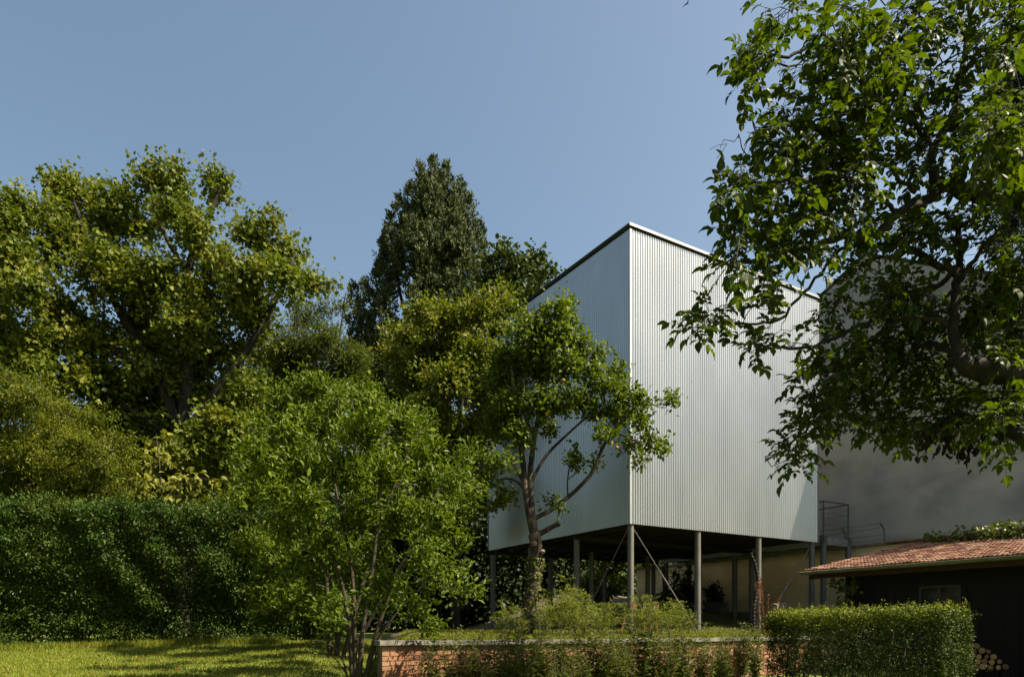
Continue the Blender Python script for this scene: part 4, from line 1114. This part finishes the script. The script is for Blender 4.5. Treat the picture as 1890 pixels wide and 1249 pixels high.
# ------------------------------------------------------------------ small things under the house
def rusty():
    rng = np.random.default_rng(9)
    def prop(px, Y, h, label, vee, lean=0.0):
        p0 = PX(px, 1166, Y); p0[2] = ground_at(p0[0], p0[1])
        t = thing('rusty_prop', label, 'steel prop', tuple(p0), 'rusty props stacked behind the corner column')
        m = MB(); tp = p0 + UP * h + DR * lean
        m.box(p0 - DR * .03 - DL * .02, DR * .06, DL * .012, tp - p0); m.box(p0 - DR * .006 - DL * .008, DR * .012, DL * .05, tp - p0); m.build('shaft', M['rust'], t)
        if vee:
            f = MB(); f.add([tp - DR * .03, tp + DR * .03, tp + DR * .10 + UP * .2, tp - DR * .10 + UP * .2] + [q + DL * .02 for q in (tp - DR * .03, tp + DR * .03, tp + DR * .10 + UP * .2, tp - DR * .10 + UP * .2)],
                            [np.array([[0, 1, 2, 3], [7, 6, 5, 4], [0, 4, 5, 1], [1, 5, 6, 2], [2, 6, 7, 3], [3, 7, 4, 0]])]); f.build('head_plate', M['rust'], t)
    prop(1171, 16.2, .52, 'rusty prop with a flared head just right of the corner column', True)
    prop(1189, 16.0, .72, 'tall straight rusty prop among the goldenrod stems', False)
    prop(1200, 16.4, .60, 'thin rusty prop half hidden behind the goldenrod', False)
    prop(1211, 16.1, .48, 'rusty prop with a flared head beside the thin grey pipe', True)
    prop(1146, 15.6, .42, 'leaning rusty board at the foot of the corner column', False, .12)
rusty()
def blocks():
    rng = np.random.default_rng(6)
    for (px, py, Y, sx, sz, label) in ((1322, 1124, 24.5, .75, .5, 'pale stone block standing against the foot of the ochre wall'), (1437, 1120, 19.0, .22, .22, 'dark stone post top showing above the clipped privet hedge'), (1366, 1135, 24.0, 1.2, .22, 'low rubble ledge at the foot of the ochre wall beside the stone block')):
        c = PX(px, py, Y); g = ground_at(c[0], c[1]); h = c[2] - g + sz * .5
        m = MB(); n = 6
        V = []
        # rounded irregular block: subdivided box with noise
        us = np.linspace(-1, 1, n)
        import itertools
        pts = {}; faces = []
        def vid(p):
            k = tuple(np.round(p, 4))
            if k not in pts: pts[k] = len(pts)
            return pts[k]
        for axx in range(3):
            for sg in (-1, 1):
                for i_ in range(n - 1):
                    for j_ in range(n - 1):
                        quad = []
                        for (p, q) in ((i_, j_), (i_ + 1, j_), (i_ + 1, j_ + 1), (i_, j_ + 1)):
                            v = np.zeros(3); v[axx] = sg; v[(axx + 1) % 3] = us[p]; v[(axx + 2) % 3] = us[q]; quad.append(vid(v))
                        faces.append(quad if sg > 0 else quad[::-1])
        V = np.array(list(pts.keys())); Ln = np.linalg.norm(V, axis=1, keepdims=True); V = V * (1 - .05 * (Ln - 1)) + rng.normal(size=V.shape) * .035
        W = c * [1, 1, 0] + UP * (g + h / 2 - .05) + np.outer(V[:, 0] * sx / 2, DL) + np.outer(V[:, 1] * .2, DR) + np.outer(V[:, 2] * (h + .1) / 2, UP)
        m.add(W, [np.array(faces)]); tag(m.build('stone_block', M['stone'], None, (c[0], c[1], g)), label, 'stone')
blocks()

# ------------------------------------------------------------------ herbs and weeds
def copy_tree(o):
    c = o.copy(); COL.objects.link(c)
    for ch in o.children:
        d = ch.copy(); COL.objects.link(d); d.parent = c
    return c
def goldenrod(seed):
    rng = np.random.default_rng(seed)
    t = thing('goldenrod', 'feathery arching goldenrod plant on the terrace edge behind the brick wall', 'plant', (0, 0, 0), 'goldenrod clump on the terrace')
    wood = MB(); Ps, As, Ns, Ls, Ws = [], [], [], [], []
    for k in range(7):
        a = rng.uniform(0, 6.28); h = rng.uniform(.45, .85); out = np.array([math.cos(a), math.sin(a), 0])
        b0 = out * rng.uniform(0, .1); s = np.linspace(0, 1, 8)
        P = b0 + UP * (h * s)[:, None] + out * (.26 * s ** 2.2)[:, None]; P[-2:, 2] -= [.01, .05]
        wood.tube(P, np.linspace(.006, .002, 8), 5, False)
        for q in range(16):
            u = rng.uniform(.35, 1); i0 = min(int(u * 7), 6); p = P[i0] * (1 - (u * 7 - i0)) + P[i0 + 1] * (u * 7 - i0)
            a2 = rng.uniform(0, 6.28); o2 = nrm(np.array([math.cos(a2), math.sin(a2), .45]) + out * .4); ln = rng.uniform(.10, .24) * (1.25 - .6 * u)
            ss = np.linspace(0, 1, 5); Q = p + o2 * (ln * ss)[:, None] - UP * (.35 * ln * ss ** 2)[:, None]
            wood.tube(Q, np.linspace(.002, .001, 5), 3, False)
            n = 13; v = rng.random(n); base = p + o2 * (ln * v)[:, None] - UP * (.35 * ln * v ** 2)[:, None]
            Ps.append(base); As.append(nrm(o2 + rng.normal(size=(n, 3)) * .7)); Ns.append(nrm(UP + rng.normal(size=(n, 3)) * .4)); Ls.append(rng.uniform(.03, .06, n)); Ws.append(rng.uniform(.007, .012, n))
    P = np.concatenate(Ps); wood.build('stem', M['weedstem'], t)
    leaves('foliage', M['goldenrod'], t, 'needle', P, np.concatenate(As), np.concatenate(Ns), np.concatenate(Ls), np.concatenate(Ws), rng.random(len(P)))
    return t
def weed(seed, h0=1.0, lw=.2, size=.085, nst=4):
    rng = np.random.default_rng(seed)
    t = thing('tall_weed', 'leafy green weed growing against the front of the brick wall', 'plant', (0, 0, 0), 'tall weeds in front of the brick wall')
    wood = MB(); Ps, As, Ns, Ls = [], [], [], []
    for k in range(nst + 3):
        a = rng.uniform(0, 6.28); h = h0 * rng.uniform(.6, 1.0); out = np.array([math.cos(a), math.sin(a), 0]); s = np.linspace(0, 1, 7)
        P = out * rng.uniform(0, .08) + UP * (h * s)[:, None] + out * (.16 * s ** 2)[:, None] + rng.normal(size=(7, 3)) * .008
        wood.tube(P, np.linspace(.007, .002, 7), 5, False)
        n = 55; u = rng.uniform(.12, 1, n); i0 = np.minimum((u * 6).astype(int), 5); f_ = (u * 6 - i0)[:, None]
        p = P[i0] * (1 - f_) + P[i0 + 1] * f_; a2 = rng.uniform(0, 6.28, n)
        o2 = np.stack([np.cos(a2), np.sin(a2), rng.uniform(-.2, .6, n)], -1)
        wood.twigs(p, p + nrm(o2) * .03, .002, .001, rng); Ps.append(p + nrm(o2) * .03); As.append(o2); Ns.append(nrm(UP + rng.normal(size=(n, 3)) * .45)); Ls.append(size * rng.uniform(.6, 1.3, n) * (1.2 - .5 * u))
    P = np.concatenate(Ps); L_ = np.concatenate(Ls)
    wood.build('stem', M['weedstem'], t)
    leaves('foliage', M['weed'], t, 'ovate', P, np.concatenate(As), np.concatenate(Ns), L_, L_ * lw, rng.random(len(P)))
    return t
rng = np.random.default_rng(77)
gs = [goldenrod(1), goldenrod(2)]
spots = [(930, 1.15, .8), (960, 1.1, .7), (1010, 1.15, 1.0), (1035, 1.2, 1.05), (1062, 1.3, 1.25), (1085, 1.2, 1.05), (1105, 1.35, 1.0), (1125, 1.2, .85), (1020, 1.6, 1.0), (1050, .8, .9), (1080, .75, .85), (1165, 1.5, .8), (1180, 1.1, .95), (1200, 1.3, 1.05), (1222, 1.1, 1.0), (1240, 1.2, .95), (1255, 1.6, .85), (1195, .8, .8), (1235, .8, .8), (1272, 1.3, .6), (1110, .8, .7)]
def wall_point(px, off):
    """point 'off' behind (+) or in front (-) of the wall face in the direction seen at photo column px"""
    k = (px - 945) / F; o = A0 + DL * off
    s = (k * o[1] - o[0]) / (DR[0] - k * DR[1]); return o + DR * s
for i_, (px, off, sc) in enumerate(spots):
    o = gs[i_] if i_ < 2 else copy_tree(gs[i_ % 2])
    p = wall_point(px, off); o.location = (p[0], p[1], ground_at(p[0], p[1]) - .01); o.rotation_euler = (0, 0, rng.uniform(0, 6.28)); s = sc * rng.uniform(1.05, 1.25); o.scale = (s, s, s * rng.uniform(.95, 1.1))
ws = [weed(11, 1.0, .24, .085), weed(12, .9, .62, .06, 5), weed(13, 1.1, .3, .09)]
pl = [(770, .35, 1, .8), (800, .4, 1, 1.0), (830, .35, 1, .9), (865, .4, 1, 1.05), (890, .3, 0, .95), (915, .5, 0, 1.1), (940, .4, 2, 1.05), (960, .6, 0, 1.15), (985, .4, 2, 1.1), (1005, .5, 0, 1.2), (1030, .35, 2, 1.15), (1055, .55, 0, 1.2), (1080, .4, 2, 1.2), (1105, .5, 0, 1.25), (1130, .4, 2, 1.2), (1160, .5, 0, 1.25), (1190, .4, 2, 1.25), (1215, .55, 0, 1.2), (1240, .4, 2, 1.2), (1265, .45, 0, 1.1), (1290, .35, 2, 1.05), (1320, .4, 1, .9), (1345, .5, 0, .9), (1372, .3, 1, 1.0), (1390, .25, 1, 1.15), (1395, .7, 1, .9), (970, .9, 0, .95), (1070, .9, 0, .95), (1150, 1.0, 2, .95), (1030, 1.1, 0, .85), (1230, .9, 0, .95), (1310, .9, 1, .75)]
rp_ = np.random.default_rng(505)
pl += [(float(px_), float(rp_.uniform(.25, .8)), int(rp_.integers(0, 3)), float(rp_.uniform(.8, 1.15))) for px_ in np.linspace(900, 1330, 13)]
for i_, (px, off, k, sc) in enumerate(pl):
    first = [j for j, q in enumerate(pl) if q[2] == k][0] == i_
    o = ws[k] if first else copy_tree(ws[k])
    p = wall_point(px, -off); o.location = (p[0], p[1], float(lawn_z(p[0], p[1])) - .02); o.rotation_euler = (0, 0, rng.uniform(0, 6.28)); s = sc * rng.uniform(.95, 1.2); o.scale = (s, s, s * 1.05)
# red dock beside the column
def dock():
    rng = np.random.default_rng(61); p0 = PX(1412, 1166, 15.6); p0[2] = ground_at(p0[0], p0[1])
    t = thing('dock_plant', 'rust red dried dock plant at the foot of the third column', 'plant', tuple(p0))
    wood = MB(); Ps, As, Ls = [], [], []
    for k in range(9):
        a = rng.uniform(0, 6.28); h = rng.uniform(.7, 1.35); out = np.array([math.cos(a), math.sin(a) * .6, 0]); s = np.linspace(0, 1, 7)
        P = p0 + out * .05 + UP * (h * s)[:, None] + out * (rng.uniform(.05, .28) * s ** 1.6)[:, None]
        wood.tube(P, np.linspace(.008, .002, 7), 5, False)
        n = 130; u = rng.uniform(.12, 1, n) ** .8; i0 = np.minimum((u * 6).astype(int), 5); f_ = (u * 6 - i0)[:, None]
        Ps.append(P[i0] * (1 - f_) + P[i0 + 1] * f_ + rng.normal(size=(n, 3)) * .018 * (1.3 - u)[:, None]); As.append(unit(rng, n) + UP * .6); Ls.append(rng.uniform(.02, .05, n))
    P = np.concatenate(Ps); L_ = np.concatenate(Ls); wood.build('stem', M['rust'], t)
    leaves('seed_head', M['dock'], t, 'diamond', P, np.concatenate(As), unit(rng, len(P)), L_, L_ * .5, rng.random(len(P)))
dock()

# ------------------------------------------------------------------ walnut overhead at the right
def walnut():
    rng = np.random.default_rng(71)
    b0 = np.array([6.3, 6.6, 0.0]); b0[2] = float(lawn_z(b0[0], b0[1]))
    t = thing('walnut_tree', 'near walnut tree with big drooping leaves and dark limbs filling the right side', 'tree', tuple(b0))
    wood = MB(); nodes = []
    def limb(pts, r0, r1, world0=None):
        P = np.array([PX(*p) for p in pts]).reshape(-1, 3)
        if world0 is not None: P = np.concatenate([np.array(world0), P])
        P = smooth_poly(P, 2); P[1:-1] += rng.normal(size=(len(P) - 2, 3)) * .012
        rr = r1 + (r0 - r1) * np.linspace(1, 0, len(P)) ** .7
        wood.tube(P, rr, 10 if r0 > .03 else 6, True, lump=.06, rng=rng)
        for q, r_ in zip(P, rr): nodes.append((q, r_))
    limb([], .34, .2, [b0 - UP * .2, b0 + UP * 1.5, b0 + UP * 3.2 + [.05, 0, 0], b0 + UP * 5.5 + [-.1, .1, 0], b0 + UP * 8.5 + [-.2, .2, 0]])
    tk = lambda z: b0 + UP * z
    # upper limb
    limb([(1890, 372, 6.6), (1800, 358, 6.5), (1735, 345, 6.4)], .10, .045, [tk(5.2), tk(5.4) + [-.3, 0, 0]])
    limb([(1735, 345, 6.4), (1708, 375, 6.4), (1655, 392, 6.4), (1628, 425, 6.3), (1600, 445, 6.3), (1560, 432, 6.2), (1500, 455, 6.1), (1420, 480, 5.9), (1340, 485, 5.7)], .05, .007)
    limb([(1735, 345, 6.4), (1715, 310, 6.5), (1722, 270, 6.6), (1760, 220, 6.8), (1770, 150, 7), (1790, 60, 7.2), (1790, -60, 7.4)], .05, .012)
    limb([(1722, 272, 6.6), (1690, 225, 6.5), (1640, 195, 6.3), (1592, 190, 6.2), (1560, 215, 6.0), (1520, 235, 5.9)], .022, .006)
    limb([(1592, 190, 6.2), (1592, 100, 6.1), (1600, 20, 6.2), (1600, -60, 6.3)], .014, .006)
    limb([(1640, 195, 6.3), (1690, 155, 6.3), (1735, 120, 6.2), (1790, 90, 6.0)], .012, .005)
    limb([(1600, -60, 6.3), (1540, 40, 6.2), (1490, 95, 6.1), (1430, 105, 6.0), (1385, 110, 5.9)], .02, .005)
    limb([(1490, 95, 6.1), (1470, 130, 6.0), (1410, 110, 5.9), (1395, 150, 5.8)], .01, .004)
    limb([(1655, 392, 6.4), (1600, 330, 6.2), (1500, 330, 6.0), (1420, 340, 5.9), (1345, 345, 5.8)], .022, .006)
    limb([(1690, 355, 6.4), (1620, 290, 6.3), (1540, 250, 6.1), (1450, 220, 6.0), (1400, 240, 5.9)], .02, .006)
    limb([(1400, 240, 5.9), (1378, 215, 5.85), (1372, 195, 5.85)], .006, .003)
    limb([(1395, 290, 5.9), (1375, 280, 5.85), (1362, 252, 5.85)], .006, .003)
    # second limb with the bend
    limb([(1890, 692, 6.1), (1830, 688, 6.15), (1790, 680, 6.2), (1768, 664, 6.3)], .13, .06, [tk(3.6), tk(3.75) + [-.4, 0, 0]])
    limb([(1776, 672, 6.25), (1764, 645, 6.32), (1760, 600, 6.4), (1765, 540, 6.5), (1772, 500, 6.6), (1745, 495, 6.6), (1700, 470, 6.7), (1655, 448, 6.8)], .048, .022)
    limb([(1655, 450, 6.8), (1600, 453, 6.8), (1545, 458, 6.7), (1530, 490, 6.6), (1490, 530, 6.5), (1440, 590, 6.3), (1390, 600, 6.1), (1330, 592, 5.9), (1280, 612, 5.7)], .02, .005)
    limb([(1655, 452, 6.8), (1620, 478, 6.8), (1590, 490, 6.8)], .012, .005)
    limb([(1760, 505, 6.6), (1720, 530, 6.7), (1680, 540, 6.7), (1620, 585, 6.8), (1590, 600, 6.8), (1540, 625, 6.7), (1490, 645, 6.5), (1440, 640, 6.3), (1395, 640, 6.2)], .03, .006)
    limb([(1758, 600, 6.4), (1720, 590, 6.5), (1670, 588, 6.6), (1630, 600, 6.7), (1600, 650, 6.8), (1560, 660, 6.8), (1500, 690, 6.7)], .028, .006)
    limb([(1768, 655, 6.3), (1720, 632, 6.6), (1690, 637, 6.8), (1650, 700, 7.0), (1600, 745, 7.1), (1540, 750, 7.0), (1500, 775, 6.9), (1455, 830, 6.8)], .03, .006)
    limb([(1765, 670, 6.3), (1740, 660, 6.7), (1760, 700, 7.0), (1800, 722, 7.2), (1740, 735, 7.3), (1680, 760, 7.4), (1600, 780, 7.4)], .024, .006)
    limb([(1772, 500, 6.6), (1770, 440, 6.7), (1760, 400, 6.8), (1720, 390, 6.9)], .03, .012)
    limb([(1772, 520, 6.5), (1800, 470, 6.4), (1850, 420, 6.3)], .025, .008)
    # lower limb
    limb([(1890, 800, 5.9), (1850, 795, 6.1), (1815, 775, 6.4), (1760, 765, 6.8), (1720, 800, 7.0)], .09, .01, [tk(2.6), tk(2.75) + [-.5, 0, 0]])
    tkm = MB
    NP = np.array([q for q, _ in nodes]); NR = np.array([r_ for _, r_ in nodes])
    # leaf sites inside clump ellipses (photo x, y, rx, ry, depth, how many)
    clumps = [(1440, 25, 50, 35, 5.9, 10), (1410, 85, 38, 28, 5.9, 9), (1385, 110, 16, 30, 5.8, 4), (1395, 145, 30, 14, 5.8, 4), (1470, 140, 30, 40, 6.0, 6), (1520, 60, 40, 60, 6.2, 12), (1600, 60, 60, 70, 5.6, 22), (1690, 60, 60, 70, 6.2, 24), (1780, 60, 60, 70, 6.6, 26), (1860, 50, 40, 70, 6.2, 20),
              (1480, 205, 45, 30, 6.0, 12), (1550, 160, 50, 50, 6.1, 20), (1640, 160, 60, 50, 6.3, 24), (1730, 180, 50, 50, 6.6, 20), (1430, 250, 35, 26, 5.9, 12), (1510, 270, 60, 36, 6.1, 22), (1600, 260, 60, 45, 6.3, 22), (1680, 280, 50, 45, 6.5, 18), (1390, 300, 30, 26, 5.8, 11), (1370, 345, 32, 22, 5.75, 10), (1450, 330, 55, 34, 5.9, 22), (1550, 340, 60, 38, 6.1, 22), (1340, 350, 12, 8, 5.7, 2),
              (1410, 390, 40, 24, 5.8, 13), (1490, 400, 55, 30, 6.0, 18), (1570, 400, 45, 28, 6.2, 12), (1360, 430, 30, 26, 5.7, 11), (1345, 480, 26, 20, 5.6, 8), (1410, 455, 45, 26, 5.8, 14), (1480, 460, 40, 22, 6.0, 9), (1440, 500, 30, 20, 5.9, 7), (1375, 500, 22, 14, 5.7, 4), (1850, 200, 40, 80, 5.6, 30), (1790, 270, 50, 50, 6.4, 18), (1850, 320, 40, 40, 6.0, 14),
              (1650, 420, 45, 30, 6.7, 12), (1720, 410, 45, 40, 6.9, 16), (1800, 420, 50, 40, 6.8, 18), (1860, 470, 40, 40, 6.4, 18), (1680, 430, 30, 20, 7.2, 6), (1580, 470, 30, 16, 6.8, 3),
              (1330, 575, 26, 16, 5.8, 6), (1300, 595, 28, 14, 5.75, 7), (1280, 615, 10, 12, 5.7, 3), (1400, 575, 26, 20, 6.0, 5), (1385, 640, 16, 14, 6.0, 3), (1430, 600, 22, 16, 6.1, 5), (1450, 640, 20, 12, 6.3, 4), (1405, 615, 16, 14, 6.05, 3), (1500, 610, 16, 16, 6.5, 3),
              (1600, 520, 34, 24, 6.9, 7), (1560, 570, 34, 22, 6.8, 7), (1650, 530, 40, 30, 7.0, 12), (1700, 560, 45, 35, 7.1, 18), (1620, 620, 45, 28, 7.1, 16), (1560, 650, 38, 22, 6.9, 13), (1680, 630, 50, 36, 7.3, 20), (1520, 690, 30, 20, 6.8, 10), (1490, 690, 14, 18, 6.7, 3), (1580, 710, 50, 28, 7.1, 18), (1660, 700, 50, 32, 7.4, 20), (1730, 690, 50, 36, 7.4, 20), (1500, 735, 22, 16, 6.8, 5),
              (1530, 760, 40, 20, 7.0, 12), (1610, 770, 50, 24, 7.3, 16), (1690, 770, 50, 30, 7.5, 18), (1760, 760, 50, 36, 7.0, 20), (1460, 840, 20, 14, 6.75, 5), (1475, 815, 20, 12, 6.8, 5), (1480, 790, 16, 10, 6.8, 3), (1830, 560, 60, 60, 6.6, 30), (1840, 640, 55, 45, 6.5, 24), (1830, 740, 60, 40, 6.4, 24), (1870, 760, 30, 40, 6.0, 12), (1860, 830, 30, 10, 6.2, 3), (1790, 610, 40, 50, 6.9, 14), (1700, 800, 40, 14, 7.2, 6),
              (1940, 200, 60, 250, 6.4, 40), (1950, 600, 60, 200, 6.4, 30),
              (2150, 100, 180, 220, 6.2, 60), (2150, -250, 220, 180, 6.4, 50), (2400, 200, 200, 250, 6.0, 60), (1900, -200, 200, 150, 6.2, 50), (2600, 350, 160, 250, 5.6, 40)]
    sites, tw_a, tw_b = [], [], []
    for (px, py, rx, ry, Y, n) in clumps:
        for _ in range(int(round(n * (1.55 if Y > 6.65 else (.62 if px < 1480 and 320 < py < 700 else (.85 if px < 1480 else 1.1)))))):
            r_ = math.sqrt(rng.random()); a = rng.uniform(0, 6.28)
            c = PX(px + rx * r_ * math.cos(a), py + ry * r_ * math.sin(a), Y + rng.normal() * .28)
            d = np.linalg.norm(NP - c, axis=1) + NR * 2; k = int(np.argmin(d))
            L_ = np.linalg.norm(NP[k] - c)
            if L_ > .10:
                P = wiggle(NP[k], c, rng, 4, .09); wood.tube(P, np.linspace(min(.004 + .006 * L_, NR[k]), .0028, 4), 5, False)
                NP = np.concatenate([NP, P[2:]]); NR = np.concatenate([NR, [.004, .003]])
            sites.append((c, nrm(c - NP[k] + 1e-6) if L_ > .1 else unit(rng, 1)[0]))
    Ps, As, Ns, Ls = [], [], [], []
    for c, o in sites:
        sunny = rng.random()
        for q in range(int(rng.integers(2, 5))):
            d = nrm(o * .5 + unit(rng, 1)[0] * .8 + np.array([0, 0, -.05])); ln = rng.uniform(.13, .24)
            n = int(rng.integers(2, 4)); dr = rng.uniform(.15, .5)
            side = nrm(np.cross(d, UP)); nu = nrm(np.cross(side, d)); nu = nu if nu[2] > 0 else -nu
            pts = [c + d * ln * s_ - UP * dr * ln * s_ ** 2 for s_ in np.linspace(0, 1, 4)]
            wood.tube(pts, .0022, 3, False)
            for k in range(n):
                s_ = .45 + .5 * k / max(n - 1, 1) if n > 1 else .6
                p = c + d * ln * s_ - UP * dr * ln * s_ ** 2
                for sg in (-1, 1):
                    Ps.append(p); As.append(nrm(side * sg * .85 + d * .55 - UP * rng.uniform(0, .5) + unit(rng, 1)[0] * .18)); Ns.append(nu + unit(rng, 1)[0] * .35); Ls.append(rng.uniform(.06, .105) * (.75 + .3 * k / n))
            Ps.append(pts[-1]); As.append(nrm(d - UP * dr * 1.4 + unit(rng, 1)[0] * .15)); Ns.append(nu + unit(rng, 1)[0] * .3); Ls.append(rng.uniform(.08, .135))
    for _ in range(60):          # bare twig ends
        k = int(rng.integers(0, len(NP))); d = nrm(np.array([-.6, 0, .1]) + unit(rng, 1)[0]); a0 = NP[k]; b0_ = a0 + d * rng.uniform(.12, .3)
        wood.tube(wiggle(a0, b0_, rng, 4, .1), np.linspace(.004, .002, 4), 4, False)
        for _q in range(2): wood.tube(wiggle(a0 + (b0_ - a0) * .6, b0_ + unit(rng, 1)[0] * .1, rng, 3, .1), .0022, 4, False)
    P = np.array(Ps); L_ = np.array(Ls) * np.where(P[:, 1] > 6.65, .80, 1.0)
    wood.build('trunk', M['bark'], t)
    leaves('crown', M['walnut'], t, 'walnut', P, np.array(As), np.array(Ns), L_, L_ * rng.uniform(.46, .60, len(L_)), rng.random(len(L_)))
    # withered catkin-like bunches hanging from the lowest twigs
    Ps, As, Ls = [], [], []
    ws_ = MB()
    for (px, py) in ((1702, 822), (1735, 818), (1748, 808), (1770, 828), (1785, 825), (1815, 795), (1720, 800), (1792, 835)):
        c = PX(px, py, 6.5); top_ = c + np.array([rng.normal() * .03, .05, .16]); ws_.tube([top_, c], .003, 4, False)
        k = int(np.argmin(np.linalg.norm(NP - top_, axis=1))); ws_.tube(wiggle(NP[k], top_, rng, 4), .004, 4, False)
        for _ in range(15): Ps.append(c + rng.normal(size=3) * [.035, .03, .05]); As.append(nrm(-UP + rng.normal(size=3) * .45)); Ls.append(rng.uniform(.05, .09))
    Ps = np.array(Ps); Ls = np.array(Ls)
    wb = leaves('withered_leaves', M['dead'], t, 'ovate', Ps, np.array(As), unit(rng, len(Ps)), Ls, Ls * .5, rng.random(len(Ls)))
    ws_.build('withered_twig', M['bark'], t)
walnut()

# dark conifer hanging in at the right edge
make_tree('yew_tree', 'black green needle conifer drooping in at the extreme right edge behind the walnut', 'tree', 8.2, (2010, 1250),
          [([(2010, 1290), (2010, 700), (2000, 100), (1990, -200)], .2, .08), ([(2008, 500), (1930, 480), (1860, 440)], .03, .006), ([(2005, 250), (1930, 230), (1850, 230)], .03, .006), ([(2008, 650), (1930, 600), (1830, 575)], .03, .006), ([(2008, 720), (1930, 690), (1870, 640)], .03, .006)],
          [(1870, 180, 36, 45), (1900, 120, 40, 60), (1860, 250, 40, 40), (1910, 250, 50, 60), (1870, 410, 22, 40), (1900, 350, 40, 60), (1850, 440, 16, 22), (1860, 540, 36, 30), (1900, 500, 50, 50), (1840, 580, 30, 22), (1880, 600, 40, 40), (1920, 650, 50, 60), (1865, 650, 30, 26), (1960, 100, 60, 120), (1980, 350, 60, 120), (1980, 600, 60, 120), (1940, 770, 50, 60), (1840, 180, 16, 26), (1885, 200, 40, 60), (1870, 290, 36, 36), (1885, 330, 40, 40), (1880, 560, 36, 36), (2080, 0, 120, 170), (2080, 250, 140, 150), (2100, 500, 150, 150), (2060, -200, 90, 120)],  # outermost lobes lie out of view, crown enlarged there to shade the walnut
          .06, M['thicket'], M['bark'], 81, dspread=.5, lai=4.2, m=34, sub=8, Ltw=.34, spread=.02, wr=.09, kind='needle', twig=.7, twr=(.005, .002), br=.006, up=-.6, droop=.3, un=.3, on=.3, rn=.9)

# ------------------------------------------------------------------ bird
def bird():
    c = PX(1268, 7, 24.0)
    t = thing('bird', 'small dark bird gliding high in the blue sky', 'bird', tuple(c))
    d = nrm(np.array([.72, .35, .62])); sd_ = nrm(np.cross(d, UP)); up_ = np.cross(sd_, d)
    s = np.linspace(-1, 1, 11); rr = .030 * np.clip(1 - s ** 2, 0.02, 1) ** .7; rr[0] = .012; rr[1] = .016
    m = MB(); m.tube([c + d * .10 * x for x in s], rr, 8)
    for sg in (-1, 1):
        V = [c + d * .045, c - d * .03, c - d * .05 + sd_ * sg * .10 + up_ * .02, c - d * .09 + sd_ * sg * .19 + up_ * .015, c + d * .0 + sd_ * sg * .11 + up_ * .03]
        V2 = [v - up_ * .006 for v in V]; m.add(V + V2, [np.array([[0, 1, 2, 3, 4]]), np.array([[9, 8, 7, 6, 5]])])
    m.add([c - d * .09 + sd_ * .01, c - d * .09 - sd_ * .01, c - d * .16 - sd_ * .03, c - d * .16 + sd_ * .03], np.array([[0, 1, 2, 3]]))
    m.build('body', M['feather'], t)
bird()
